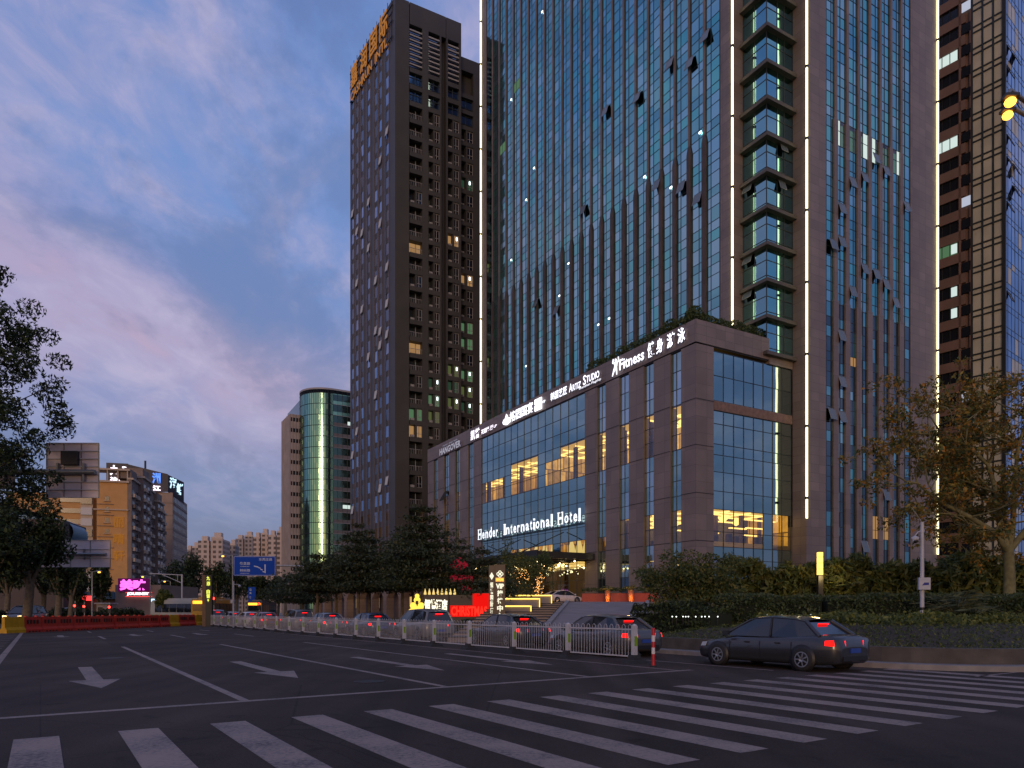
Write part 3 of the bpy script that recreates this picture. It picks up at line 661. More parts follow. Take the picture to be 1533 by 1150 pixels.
# opened awning sashes
for (f, u, z, ww) in [(fR, x, z, 1.0) for x, z in ((17.0, 66.8), (27.9, 69.9), (20.2, 46.5), (22.2, 47.6), (18.5, 43.3), (24.2, 50.2), (25.9, 49.4), (29.6, 46.6), (17.1, 39.3), (18.5, 39.9), (20.2, 35.2), (22.2, 38.0), (24.2, 37.9), (25.9, 37.2), (27.6, 35.6), (18.4, 30.3), (16.9, 22.1), (18.5, 22.0), (26.0, 19.9), (27.6, 20.8), (29.5, 20.9), (24.3, 19.4), (25.9, 14.6), (22.2, 8.9), (18.5, 25.6))]+[(fT, y, z, 1.1) for y, z in ((28.3, 91.5), (25.2, 93.5), (33.0, 93), (8.9, 74.6), (6.7, 75.4), (5.5, 77.5), (8.9, 61.2), (6.6, 62.5), (12.0, 63.2), (17.6, 62.9), (23.8, 65.0), (28.6, 54.9), (10.2, 48.5), (7.7, 46.0), (35, 44), (40.5, 47), (14.2, 50.8))]+[(fcl, 2.2, z, 1.1) for z in (44.9, 37.7, 34.2, 30.6)]+[(fcr, 11.4, 44.6, .9), (fcr, 11.6, 48.4, .9)]:
    m = MB(); a = f(u-ww/2, z, .06); b = f(u+ww/2, z, .06); c = f(u+ww/2, z-1.2, .42); d = f(u-ww/2, z-1.2, .42)
    m.face([a, b, c, d], 'sash_glass')
    for p, q in ((a, b), (b, c), (c, d), (d, a)): m.tube([p, q], .03, 'metal_grey', 4)
    m.build('open_sash', hotel)
fs = MB(); z = 20.4; u = 54.7; a = fl(u-.7, z, .0); b = fl(u+.7, z, .0); c = fl(u+.7, z-1.5, .9); d = fl(u-.7, z-1.5, .9); fs.face([a, b, c, d], 'podium_glass_c')
for p, q in ((a, b), (b, c), (c, d), (d, a)): fs.tube([p, q], .05, 'metal_dark', 4)
fs.build('open_sash', hotel)

# ------------------------------------------------------------------ lettering on the podium
def fascia(name, label, items, cat='sign'):
    t = thing(name, label, cat, HC, A_HT)
    return t
def lx(px): return yl(px)   # local y on the long front
XD = (0, -1, 0); UP = (0, 0, 1)
def fsign(name, label, parts, grp=None):
    t = thing(name, label, 'sign', HC, A_HT, group=grp)
    for nm, body, p0, p1, z0, z1, mat, th, bold in parts:
        m = MB(); a, b = lx(p0), lx(p1); text(m, body, (-.22, a, z0), XD, UP, a-b, z1-z0, mat, th, bold, 1.0, 'sign_side'); m.build(nm, t)
    return t
t = fsign('podium_sign', 'white glowing Fitness lettering with four Chinese characters and an athlete emblem', [('lettering', 'Fitness', 931, 968, 26.62, 27.75, 'sign_white', .14, .022), ('lettering', '健', 973, 983.5, 26.55, 28.05, 'sign_white', .14, .022), ('lettering', '身', 986, 996.5, 26.55, 28.0, 'sign_white', .14, .022), ('lettering', '游', 1002, 1014, 26.6, 28.0, 'sign_white', .14, .022), ('lettering', '泳', 1018, 1029.5, 26.6, 28.0, 'sign_white', .14, .022)])
m = MB(); a = lx(924.5); e = -.28
m.tube([(e, a, 27.35), (e, a, 27.75)], [.16, .2], 'sign_white', 6); m.tube([(e, a+.02, 27.9), (e, a+.02, 28.1)], [.12, .09], 'sign_white', 6)
for s in (-1, 1):
    m.tube([(e, a+s*.15, 27.65), (e, a+s*.5, 27.78), (e, a+s*.42, 28.2)], [.09, .08, .05], 'sign_white', 5); m.tube([(e, a, 27.35), (e, a+s*.22+.1, 26.9), (e, a+s*.38+.2, 26.4)], [.13, .09, .05], 'sign_white', 5)
m.build('athlete_emblem', t)
fsign('podium_sign', 'blue-white glowing Artiz Studio lettering with Chinese characters before it', [('lettering', '韩国艺匠', 827.5, 852, 26.75, 27.75, 'sign_white', .14, .022), ('lettering', 'A', 855, 860, 26.8, 27.75, 'sign_white', .12, .02), ('lettering', 'RTIZ', 860.5, 873, 26.8, 27.5, 'sign_white', .12, .02), ('lettering', 'S', 876, 880.5, 26.85, 27.95, 'sign_white', .12, .02), ('lettering', 'TUDIO', 881, 900.5, 26.95, 27.75, 'sign_white', .12, .02), ('lettering', 'Shenzhen Flagship', 870, 903, 26.5, 26.85, 'sign_white', .12, .0)])
t = fsign('podium_sign', 'glowing white sign of a round flame emblem, four broad characters and four squares', [('lettering', '榕园国宴', 766, 801, 26.45, 27.85, 'sign_white', .14, .022), ('lettering', 'VIP', 814.5, 819.5, 26.95, 27.3, 'sign_white', .12, .03)])
m = MB(); c = lx(760.5)
q = [(c+1.0*math.cos(k)*(1 if abs(math.sin(k)) < .9 else .8), 26.95+.55*math.sin(k)) for k in np.linspace(-math.pi, 0, 9)]+[(c+.7, 27.25), (c+.35, 27.3), (c, 27.85), (c-.35, 27.3), (c-.7, 27.25)]
q = q[:9]+q[9:][::1]
m.mesh([(-.34, y, z) for y, z in q]+[(-.2, y, z) for y, z in q], [tuple(range(len(q)))]+[(i, (i+1) % len(q), len(q)+(i+1) % len(q), len(q)+i) for i in range(len(q))], 'sign_white'); m.build('flame_emblem', t)
for i in (0, 1):
    for j in (0, 1):
        m = MB(); a = lx(803+i*5.5); b = lx(807.5+i*5.5); m.box(-.34, -.2, b, a, 26.45+j*.78, 27.1+j*.78, 'sign_white'); m.build('square_emblem', t)
fsign('podium_sign', 'pink-white glowing sign of two tall characters followed by four small ones', [('lettering', '凯誉', 707.5, 721, 26.35, 27.85, 'sign_violet', .14, .022), ('lettering', '花园餐厅', 723, 741, 26.6, 27.3, 'sign_violet', .12, .022), ('lettering', 'LP', 742, 746.5, 26.75, 27.1, 'sign_violet', .12, .02)])
fsign('podium_sign', 'pale Hangover lettering with a faint glow at the far end of the podium fascia', [('lettering', 'HANGOVER', 660.5, 692, 26.3, 27.35, 'sign_dim', .12, .035), ('lettering', 'MUSIC AND BAR', 665, 687, 27.5, 27.72, 'sign_dim', .08, .0)])  # pale look of these letters is emission put into their colour
# the hotel name: heavy serif letters
t = thing('hotel_name_sign', 'large white glowing Hender International Hotel letters across the curtain wall', 'sign', HC, A_HT)
emat('name_white', (.86, .93, 1.0), 1.35)
def serif(mb, body, p0, p1, z0, zx, z1):
    """heavy letters with slab feet, set one by one"""
    a, b = lx(p0), lx(p1); H = z1-z0
    wd = {'I': .5, 'i': .46, 't': .6, 'l': .46, 'r': .7, 'H': 1.15, 'n': .95, 'e': .84, 'd': .92, 'a': .88, 'o': .92}
    hg = {'t': .86, 'i': .98, 'n': .66, 'e': .66, 'r': .66, 'a': .66, 'o': .66}
    feet = {'H': (.16, .84), 'n': (.2, .8), 'I': (.5,), 'i': (.5,), 'l': (.5,), 'r': (.25,), 'd': (.82,), 'a': (.88,)}
    k = (a-b)/sum(wd[c] for c in body); x = a
    for c in body:
        ww = wd[c]*k; g = .10*k; w_ = ww-2*g
        if c in 'Iil':
            mb.box(-.51, -.35, x-ww/2-.09*k, x-ww/2+.09*k, z0, z0+H*(.64 if c == 'i' else 1), 'name_white')
            if c == 'i': mb.box(-.51, -.35, x-ww/2-.09*k, x-ww/2+.09*k, z0+H*.78, z0+H*.94, 'name_white')
        else: text(mb, c, (-.35, x-g, z0), XD, UP, w_, H*hg.get(c, 1), 'name_white', .12, .028, 1, 'sign_side')
        for q in (feet[c] if c in 'HIl' else ()):
            cx = x-g-q*w_; s = .15*k; mb.box(-.515, -.345, cx-s, cx+s, z0, z0+.10, 'name_white')
            if c in 'HI': mb.box(-.515, -.345, cx-s, cx+s, z1-.10, z1, 'name_white')
        x -= ww
for body, p0, p1 in (('Hender', 719, 750), ('International', 757.5, 832), ('Hotel', 838.5, 874)):
    m = MB(); serif(m, body, p0, p1, 11.7, 12.6, 13.15); m.build('lettering', t)
m = MB(); m.box(-.3, -.12, 17.5, 43, 11.45, 11.52, 'metal_dark'); m.build('support_rail', t)

# ------------------------------------------------------------------ neighbouring buildings
pmat('dark_stone', (.046, .045, .046), .6, noise=(.3, .15)); pmat('dark_stone_b', (.054, .054, .060), .55, noise=(.3, .15)); pmat('fin_pale', (.15, .135, .15), .5)
glassmat('tower2_glass', (.09, .12, .17), .08); glassmat('tower2_glass_b', (.20, .29, .42), .06); pmat('window_dark', (.012, .014, .018), .2); pmat('frame_pale', (.30, .30, .32), .5)
emat('sign_gold', (1, .38, .06), .36)
C2 = at(591, 125); fdL = Vector((-.555, .832, 0)); foL = Vector((-.832, -.555, 0)); aR = R(28); fdR = Vector((math.cos(aR), math.sin(aR), 0)); foR = Vector((math.sin(aR), -math.cos(aR), 0))
def g2L(u, z, o=0.0): q = fdL*u+foL*o; return (q.x, q.y, z)
def g2R(u, z, o=0.0): q = fdR*u+foR*o; return (q.x, q.y, z)
def u2(px): return yl(px, 0, 0, aR, C2, 'x')
dt = thing('dark_tower', 'slim dark stone high-rise with narrow fins on one side and balconies on the other', 'building', C2)
T2 = 108.4; UL = 21.2; US = u2(690)
w = MB()
def q3(v): return (v.x, v.y)
A0, A1, A2, A3 = Vector((0, 0, 0)), fdR*US, fdR*US+fdL*UL, fdL*UL
w.prism([q3(p) for p in ((A0-foL*1.2-foR*1.2), (A1-foR*1.2), A2, (A3-foL*1.2))], 0, T2-.3, 'dark_stone')
B0, B1 = fdR*US-foR*1.4, fdR*(US+12)-foR*1.4
w.prism([q3(p) for p in (B0-foR*1.2, B1-foR*1.2, B1+fdL*16, B0+fdL*16)], 0, 103.2, 'dark_stone')
fbox(w, g2L, UL-.5, UL, 0, T2, -1.2, 0, 'dark_stone_b'); fbox(w, g2L, 0, 1.1, 0, T2, -1.2, 0, 'dark_stone_b'); fbox(w, g2L, 1.1, UL-.5, T2-2, T2, -1.2, .1, 'dark_stone_b')
fbox(w, g2R, 0, u2(612), 0, T2, -1.2, 0, 'dark_stone'); 
c2 = [(u2(613), u2(632)), (u2(641), u2(658)), (u2(670), u2(687))]; c2b = [(u2(693), u2(713))]
fbox(w, g2R, c2[0][1], c2[1][0], 0, T2, -1.2, 0, 'dark_stone'); fbox(w, g2R, c2[1][1], c2[1][1]+.3, 0, T2, -1.2, 0, 'dark_stone'); fbox(w, g2R, c2[2][0]-.3, c2[2][0], 0, T2, -1.2, 0, 'dark_stone'); fbox(w, g2R, c2[2][1], US, 0, T2, -1.2, .0, 'dark_stone')
for a, b in c2: fbox(w, g2R, a, b, T2-3.8, T2, -1.2, -.004, 'dark_stone')
fbox(w, g2R, u2(659), u2(667), T2-3.8, T2, -1.2, -.006, 'dark_stone')
fbox(w, g2R, c2b[0][1], US+12, 0, 103.6, -2.6, -1.4, 'dark_stone'); fbox(w, g2R, US, c2b[0][0], 0, 103.6, -2.6, -1.4, 'dark_stone'); fbox(w, g2R, *c2b[0], 101.2, 103.6, -2.6, -1.404, 'dark_stone')
for k in range(33):
    z = 2.2+k*2.95
    for (a, b) in c2+c2b: fbox(w, g2R, a, b, z-.35, z+.45, -1.2-(1.4 if a > US else 0), -.02-(1.4 if a > US else 0), 'dark_stone')
w.build('wall', dt)
for (a, b) in c2:
    lv = MB(); pane(lv, g2R, a, b, T2-11.8, T2-3.9, -.7, 'tower2_glass_b', 0)
    for i in range(9): fbox(lv, g2R, a, b, T2-11.6+i*.85, T2-11.35+i*.85, -.5, -.1, 'frame_pale')
    lv.build('louvre', dt)
for (a, b), d in [(q, 0) for q in c2]+[(c2b[0], -1.4)]:
    for k in (0, 1):
        m = MB(); z = (91.5 if d == 0 else 90.5)+k*3.0
        pane(m, g2R, a, b, z, z+2.6, d-.5, 'tower2_glass_b', .002); o = m.build('window', dt); b_ = MB()
        for u in (a, (a+b)/2, b): fbox(b_, g2R, u-.05, u+.05, z, z+2.6, d-.5, d-.4, 'mullion')
        for zz in (z, z+1.1, z+2.6): fbox(b_, g2R, a, b, zz-.05, zz+.05, d-.5, d-.42, 'mullion')
        b_.build('window_frame', o)
LIT = {(0, 21): 'warm_lit', (0, 11): 'green_lit', (1, 11): 'green_lit', (1, 13): 'green_lit', (2, 14): 'green_lit', (2, 13): 'green_lit', (3, 14): 'green_lit', (3, 13): 'green_lit', (3, 16): 'green_lit', (2, 12): 'green_lit', (3, 12): 'green_lit', (3, 20): 'warm_lit', (2, 22): 'warm_lit', (3, 17): 'green_lit', (0, 15): 'warm_lit', (0, 10): 'warm_lit', (3, 26): 'green_lit', (1, 12): 'green_lit'}
cnt = 0; rest = MB()
for ci, (a, b) in enumerate(c2+c2b):
    d = 0 if ci < 3 else -1.4
    for k in range(30):
        z = 2.2+k*2.95+.45; cnt += 1; lit = LIT.get((ci, k)); lit = random.choice(['green_lit', 'olive_lit', 'green_dim', 'olive_lit']) if lit == 'green_lit' else lit
        hidden = (k < 4) or (ci == 2 and k < 9) or (ci == 3 and k < 11) or (ci == 1 and k < 6)
        m = rest if hidden else MB(); H = 2.1; bal = (ci == 0 and random.random() < .72)
        back = lit or 'window_dark'
        if bal:
            pane(m, g2R, a, b, z, z+H, d-1.15, back, 0)
            o = m if hidden else m.build('balcony', dt)
            r = rest if hidden else MB()
            fbox(r, g2R, a, b, z+.8, z+.86, d-.2, d-.12, 'frame_pale')
            for u in np.linspace(a+.1, b-.1, 8): fbox(r, g2R, u-.02, u+.02, z, z+.8, d-.18, d-.14, 'frame_pale')
            fbox(r, g2R, (a+b)/2+.2, (a+b)/2+.3, z, z+H, d-1.1, d-1.0, 'frame_pale')
            if not hidden: r.build('balcony_railing', o)
        else:
            s = (a+b)/2; pane(m, g2R, a, s-.15, z, z+H, d-.9, back if ci != 1 else (lit or 'window_dark'), 0); pane(m, g2R, s+.15, b, z, z+H, d-.3, lit or random.choice(['tower2_glass', 'window_dark', 'tower2_glass']), .004)
            fbox(m, g2R, s-.15, s+.15, z, z+H, d-1.15, d-.02, 'dark_stone')
            o = m if hidden else m.build('window', dt)
            r = rest if hidden else MB()
            for u in (s+.2, (s+b)/2, b-.06): fbox(r, g2R, u-.045, u+.045, z, z+H, d-.3, d-.22, 'frame_pale')
            for zz in (z+.06, z+.7, z+H-.06): fbox(r, g2R, s+.15, b, zz-.04, zz+.04, d-.3, d-.22, 'frame_pale')
            fbox(r, g2R, a+.3, a+1.0, z, z+.5, d-.8, d-.4, 'frame_pale')
            if lit and random.random() < .7: r.obox(g2R(s+.7, z+1.5, d-.25), fdR, foR, (0, 0, 1), .12, .04, .3, 'lamp_white')
            if not hidden: r.build('window_frame', o)
if rest.v: tag(rest.build('window', dt), kind='stuff')
# finned side
ut = [1.1, 4.2, 7.2, 9.2, 12.6, 15.8, 18.4, 20.7]
for i in range(len(ut)-1):
    a, b = ut[i], ut[i+1]; g = MB(); zz = 2.0; s = b-1.55
    while zz < T2-3:
        pane(g, g2L, s, b-.12, zz+.9, zz+2.85, -.05, random.choice(['tower2_glass', 'tower2_glass', 'tower2_glass_b', 'window_dark']), .010)
        pane(g, g2L, s, b-.12, zz-.1, zz+.9, -.04, 'dark_stone', 0); pane(g, g2L, a+.1, s-.1, zz-.1, zz+2.85, -.04, 'dark_stone_b', 0); zz += 2.95
    o = g.build('window_strip', dt); m = MB()
    fbox(m, g2L, s-.12, s, 0, T2-2, -1, .05, 'fin_pale'); fbox(m, g2L, b-.12, b, 0, T2-2, -1, .05, 'fin_pale'); m.build('fin', o)
for i, zz in ((0, 87.6), (3, 79), (1, 72.5), (5, 76), (6, 80.5), (4, 74.6), (0, 63.5), (1, 53), (2, 53.8), (0, 57), (0, 51.5), (1, 50.5), (3, 50), (5, 37.2), (6, 33), (2, 42), (1, 24.6), (0, 25.5), (6, 22.2), (3, 70.4), (5, 66), (2, 63), (4, 60), (1, 84)):
    m = MB(); a = ut[i+1]-1.5; b = ut[i+1]-.2; p = [g2L(a, zz, .0), g2L(b, zz, .0), g2L(b, zz-1.7, .22), g2L(a, zz-1.7, .22)]; m.face(p, 'frame_pale'); m.face(p[::-1], 'frame_pale')
    m.face([g2L(a+.1, zz-.1, .02), g2L(b-.1, zz-.1, .02), g2L(b-.1, zz-1.6, .24), g2L(a+.1, zz-1.6, .24)], 'blind'); m.build('open_sash', dt)
sg = thing('rooftop_sign', 'orange Cashrun Intl lettering with four large Chinese characters near the roof edge', 'sign', C2)
def un(px):
    k = (px-CX)/F; return (k*C2.y-C2.x)/(fdL.x-k*fdL.y)
xd = -fdL
for c, p0, p1, z0, z1 in (('嘉', 526.5, 536.5, 104.0, 108.2), ('润', 540.5, 550.5, 104.0, 108.2), ('国', 555, 565.5, 104.0, 108.2), ('际', 570, 581.5, 104.0, 108.2)):
    m = MB(); a, b = un(p0), un(p1); text(m, c, g2L(a, z0, .25), xd, UP, a-b, z1-z0, 'sign_gold', .10, .0, 1, 'sign_gold'); m.build('lettering', sg)
for c, p0, p1 in (('CASHRUN', 526.5, 558), ('INTL', 563, 581)):
    m = MB(); a, b = un(p0), un(p1); text(m, c, g2L(a, 101.6, .25), xd, UP, a-b, 1.7, 'sign_gold', .08, .0, 1, 'sign_gold'); m.build('lettering', sg)
m = MB()
for z in (102, 104.8, 107.5): fbox(m, g2L, .9, 20.8, z-.08, z+.08, .1, .24, 'metal_dark')
for u in np.arange(1.4, 21, 1.6): fbox(m, g2L, u-.06, u+.06, 101.5, T2+.8, .05, .12, 'metal_dark')
m.build('support_frame', sg)

# beige stone arcade at the foot of the dark tower
stonemat('beige_stone', (.25, .175, .13), 1.2, .6, .01, .08, .7)
C5 = at(650, 96); ar = thing('arcade_building', 'low beige stone arcade with arches behind the street trees', 'building', C5, A_ST)
m = MB(); ZA = 6.6
m.box(1.5, 20, -2, 52, 0, ZA+.5, 'beige_stone'); m.box(-.6, 1.5, -2, 52, 5.2, ZA+.9, 'beige_stone'); m.box(-.9, 1.8, -2.2, 52.2, ZA+.9, ZA+1.3, 'beige_stone'); m.build('wall', ar)
for i in range(10):
    y = -1.4+i*5.6; m = MB(); m.box(-.5, .7, y-.6, y+.6, 0, 5.2, 'beige_stone')
    if i < 9:
        n_ = 8; pts = [(y+.6+4.4*k/n_, 3.4+1.75*math.sin(math.pi*k/n_)) for k in range(n_+1)]
        for k in range(n_):
            (a, z0), (b, z1) = pts[k], pts[k+1]; m.hexa([(-.45, a, z0), (.6, a, z0), (.6, b, z1), (-.45, b, z1)], [(-.45, a, 5.21), (.6, a, 5.21), (.6, b, 5.21), (-.45, b, 5.21)], 'beige_stone')
    m.build('arch_column', ar)
for y in (10, 22, 30):
    m = MB()
    for k in range(4): m.box(1.3, 1.45, y+k*.55, y+k*.55+.3, 2.0, 3.6, 'amber_lit')
    m.box(1.38, 1.46, y-.2, y+2.3, 1.6, 4.0, 'window_dark'); m.build('shop_window', ar)

# round-cornered green glass tower
glassmat('green_glass', (.22, .44, .36), .10, .02, scale=.2); glassmat('green_glass_b', (.30, .50, .38), .14, .02, scale=.2); glassmat('mirrored_dark_glass', (.06, .11, .12), .05, .02); pmat('pale_panel', (.34, .30, .29), .6, noise=(.4, .12)); pmat('grey_panel', (.115, .11, .115), .6)
C3 = at(498, 220); rt = thing('round_glass_tower', 'green glass office tower with a rounded corner and a pale ribbed stair wing', 'building', C3, A_HT)
r3 = 7.9; H3 = 69.0; FH3 = 3.3; nf = 20
arc = [(-r3*math.sin(t), r3-r3*math.cos(t)) for t in np.linspace(0, R(112), 22)]
m = MB(); m.prism([(x*.985, .12+y*.985) for x, y in [(32, 0)]+arc+[(-r3*.9, 30), (32, 30)]], 0, H3-1.2, 'mirrored_dark_glass'); m.build('core_wall', rt)
m = MB()
for i in range(len(arc)-1):
    (x0, y0_), (x1, y1_) = arc[i], arc[i+1]
    for j in range(nf*2):
        z0 = 2+j*FH3/2; z1 = z0+FH3/2
        if z1 < H3+.6: m.face([(x1, y1_, z0), (x0, y0_, z0), (x0, y0_, z1), (x1, y1_, z1)], 'green_glass_b' if (i*7+j*3) % 5 == 0 else 'green_glass')
o = m.build('curved_glazing', rt); b = MB()
for i in range(0, len(arc)):
    x, y = arc[i]; b.box(x-.05, x+.05, y-.05, y+.05, 2, H3, 'mullion')
for j in range(nf+1):
    z = 2+j*FH3; b.tube([(x*1.004, y-.02, z) for x, y in arc], .09, 'mullion', 4, False)
b.build('mullion_grid', o)
m = MB()
for j in range(nf):
    z = 2+j*FH3; fbox(m, FR(0), 0, 32, z, z+1.1, -.3, .0, 'green_glass' if j > 17 else 'grey_panel'); fbox(m, FR(0), 0, 32, z+1.1, z+FH3, -.5, -.2, 'mirrored_dark_glass' if j < 17 else 'green_glass')  # dark glass colour stands in for the hotel tower mirrored here
o = m.build('flat_glazing', rt); b = MB()
for x in np.arange(0, 32, 1.5): fbox(b, FR(0), x-.04, x+.04, 2, H3, -.2, .05, 'mullion')
for j in range(nf): fbox(b, FR(0), 0, 32, 2+j*FH3-.05, 2+j*FH3+.05, -.2, .08, 'frame_pale')
b.build('mullion_grid', o)
m = MB(); m.prism([(x*1.02, y-.1) for x, y in [(32, 0)]+arc], H3, H3+.5, 'frame_pale'); m.build('parapet', rt)
for x, z in ((4.5, 58.8), (6.5, 55.7), (3, 33)):
    m = MB(); fbox(m, FR(0), x, x+2.6, z, z+1.1, -.15, .01, 'white_lit'); m.build('window', rt)
# stair wing
Cw = at(433, 222)-C3; ca, sa = math.cos(-A_HT), math.sin(-A_HT); wx, wy = Cw.x*ca-Cw.y*sa, Cw.x*sa+Cw.y*ca
m = MB(); m.box(wx, wx+9.5, wy, wy+10.5, 0, 62.3, 'pale_panel'); m.build('wing_wall', rt)
for x in np.linspace(wx+.4, wx+4.3, 4): pass
for j in range(18):
    z = 4+j*3.3; k = MB(); fbox(k, FR(wy), wx+.4, wx+4.6, z, z+1.2, -.01, .03, 'window_dark'); k.build('window', rt)
k = MB()
for x in np.linspace(wx, wx+4.6, 6): fbox(k, FR(wy), x-.09, x+.09, 0, 62.3, 0, .18, 'pale_panel')
for y in np.linspace(wy, wy+10.5, 7): fbox(k, FL(wx), y-.12, y+.12, 0, 62.3, 0, .2, 'pale_panel')
k.build('rib', rt)
m = MB(); m.box(wx+5, wx+9, wy+3, wy+8, 62.3, 66.5, 'pale_panel'); m.build('roof_house', rt)

# yellow apartment block with stepped bays
pmat('ochre_wall', (.52, .29, .11), .85, noise=(.5, .1)); pmat('taupe_wall', (.20, .155, .135), .85, noise=(.5, .15)); pmat('cream_trim', (.46, .38, .30), .8); pmat('tan_wall', (.30, .225, .185), .8, noise=(.3, .08)); pmat('taupe_dark', (.13, .10, .09), .85)
C6 = at(190, 200); A6 = R(15.1); ap = thing('apartment_block', 'yellow ended apartment block with stepped roofline and stacked balconies', 'building', C6, A6)
def FE(x): return lambda u, z, o=0.0: (x+o, u, z)     # street side, faces +x
H6 = 37.0; m = MB(); m.box(-7.6, 0, 0, 46, 0, H6, 'ochre_wall'); m.build('wall', ap)
m = MB(); m.box(-30, -7.6, 3.4, 30, 0, H6-3, 'ochre_wall'); m.box(-12, -9, 1.6, 3.4, 0, H6-2, 'cream_trim'); m.build('rear_wing', ap)
for k in range(10):
    z = 4+k*3.0
    b = MB(); b.box(-17.5, -12.2, 3.1, 3.39, z+.6, z+1.9, 'window_dark'); b.build('window', ap)
    b = MB(); b.box(-5.6, -4.5, -.06, .02, z+1.0, z+2.1, 'window_dark'); q = b.build('window', ap); b = MB(); b.box(-5.9, -4.2, -.5, -.07, z+.7, z+.85, 'cream_trim'); b.box(-7.5, -3.4, -.25, -.003, z-.15, z+.02, 'taupe_wall') if k % 1 == 0 else None; b.build('sill', q)
    b = MB(); b.box(-11.9, -9.1, 1.2, 1.59, z, z+2.0, 'metal_white' if k % 3 else 'window_dark'); b.build('balcony', ap)
m = MB(); m.box(-8.4, .4, -.5, 1, 29.3, 29.6, 'cream_trim'); m.build('cornice', ap); m = MB(); m.box(-8.2, .6, -.6, 2, H6, H6+.5, 'cream_trim')
for x in (-7.6, -5, -2.4, 0): m.box(x-.15, x+.15, .2, .5, H6+.5, H6+3.4, 'cream_trim')
m.box(-8.2, .6, -.2, 5, H6+3.4, H6+3.9, 'cream_trim'); m.build('roof_terrace', ap)
ybay = 0.0
pb = [(0, 8.5, H6+1, 1.1), (8.5, 19, H6+3.0, 2.2), (19, 28, H6+1.5, 1.1), (28, 37, H6-1, 2.2), (37, 46, H6-3, 1.1)]
for (a, b, h, pr) in pb:
    m = MB(); m.box(.003, pr, a, b, 0, h, 'taupe_wall'); m.box(.003, pr+.5, a-.2, b+.2, h, h+.5, 'cream_trim')
    m.box(-3, pr-.3, a+1, b-1, h+.5, h+3, 'taupe_wall'); o = m.build('bay_wall', ap)
    f = FE(pr)
    for k in range(int(h/3)-1):
        z = 3.5+k*3; n_ = 2
        for c in range(n_):
            u0 = a+.8+(b-a-.8)*c/n_; b_ = MB(); fbox(b_, f, u0, u0+2.6, z, z+1.9, .003, .02, 'window_dark'); fbox(b_, f, u0-.1, u0+2.7, z-.25, z+.75, .02, .7, 'cream_trim' if (k+c) % 3 else 'taupe_dark'); b_.build('balcony', o)
m = MB()
emat('sign_gold_dim', (1, .38, .05), .28)
sgn = thing('wall_sign', None, None, C6, A6)
for i, c in enumerate('丽晴轩'): m = MB(); text(m, c, (-3.4, -.06, 24.6-i*4.6), (1, 0, 0), UP, 2.7, 2.9, 'sign_gold_dim', .12, .01, 1); m.build('lettering', sgn)
tag(sgn, 'three orange Chinese characters stacked down the yellow end wall', 'sign')

# tan tower with the illuminated roof billboard
C7 = at(258, 262); A7 = R(15.1); tn = thing('tan_tower', 'tan banded office tower rising behind the stepped apartments', 'building', C7, A7)
H7 = 44.5; m = MB(); m.box(-26, 0, 0, 30, 0, H7, 'tan_wall')
for z in (40.5, 36, 31): m.box(-26.1, .08, -.08, 30, z, z+.35, 'taupe_wall')
m.build('wall', tn)
for k in range(13):
    z = 3+k*3.2; b = MB()
    for y in np.arange(1.2, 29, 2.7): b.box(.0, .09, y, y+1.5, z, z+1.7, 'window_dark')
    b.box(.0, .14, .6, 29.4, z-.5, z-.3, 'cream_trim'); b.build('window_band', tn)
pmat('billboard', (.02, .022, .04), .5); emat('neon_white', (1, .85, .98), 2.6); emat('neon_blue', (.12, .3, 1), 1.3); emat('neon_cyan', (.55, .82, 1), 1.5)
bs = thing('roof_billboard', 'dark rooftop billboard with glowing white and blue characters and digits', 'billboard', C7, A7)
m = MB(); m.box(-21.5, -14.5, -1, -.6, H7-3, H7+9.6, 'billboard')
pts = [(-14.5, -.6), (-2.0, .8), (2.5, 6.5)]
m.hexa([(-14.5, -.9, H7-1), (-1.5, -.4, H7+.2), (-1.5, -.1, H7+.2), (-14.5, -.5, H7-1)], [(-14.5, -.9, H7+9.4), (-1.5, -.4, H7+6.6), (-1.5, -.1, H7+6.6), (-14.5, -.5, H7+9.4)], 'billboard')
m.hexa([(-1.5, -.4, H7+.2), (3.2, 3.5, H7-3.4), (3.0, 3.8, H7-3.4), (-1.7, 0, H7+.2)], [(-1.5, -.4, H7+6.4), (3.2, 3.5, H7+4.5), (3.0, 3.8, H7+4.5), (-1.7, 0, H7+6.4)], 'billboard'); m.build('panel', bs)
def bt(c, x, z, w_, h, mat, y=-1.02, xd_=(1, 0, 0)): 
    m = MB(); text(m, c, (x, y, z), xd_, UP, w_, h, mat, .15, .04, 1); m.build('lettering', bs)
bt('九', -20.3, H7+5.2, 3.2, 3.6, 'neon_white'); bt('洲', -20.3, H7+1.4, 3.2, 3.2, 'neon_white')
for i, c in enumerate('3723'): bt(c, -16.4, H7+6.4-i*2.55, 1.6, 2.1, 'neon_white')
bt('九', -13.9, H7+3.6, 3.0, 4.2, 'neon_cyan'); bt('河', -13.8, H7+.1, 2.8, 3.0, 'neon_cyan'); bt('洲', -6.6, H7+2.8, 2.8, 4.0, 'neon_blue'); bt('江', -6.4, H7+.3, 2.6, 1.9, 'neon_white')
bt('海', -1.0, H7+1.6, 2.6, 4.0, 'neon_cyan', -.15, (.77, .64, 0)); bt('鲜', 1.0, H7-.4, 2.6, 4.2, 'neon_cyan', 1.5, (.77, .64, 0))
m = MB(); m.cyl(-9.5, 2, H7, H7+11.5, .35, 'metal_dark', 6); m.build('mast', tn)

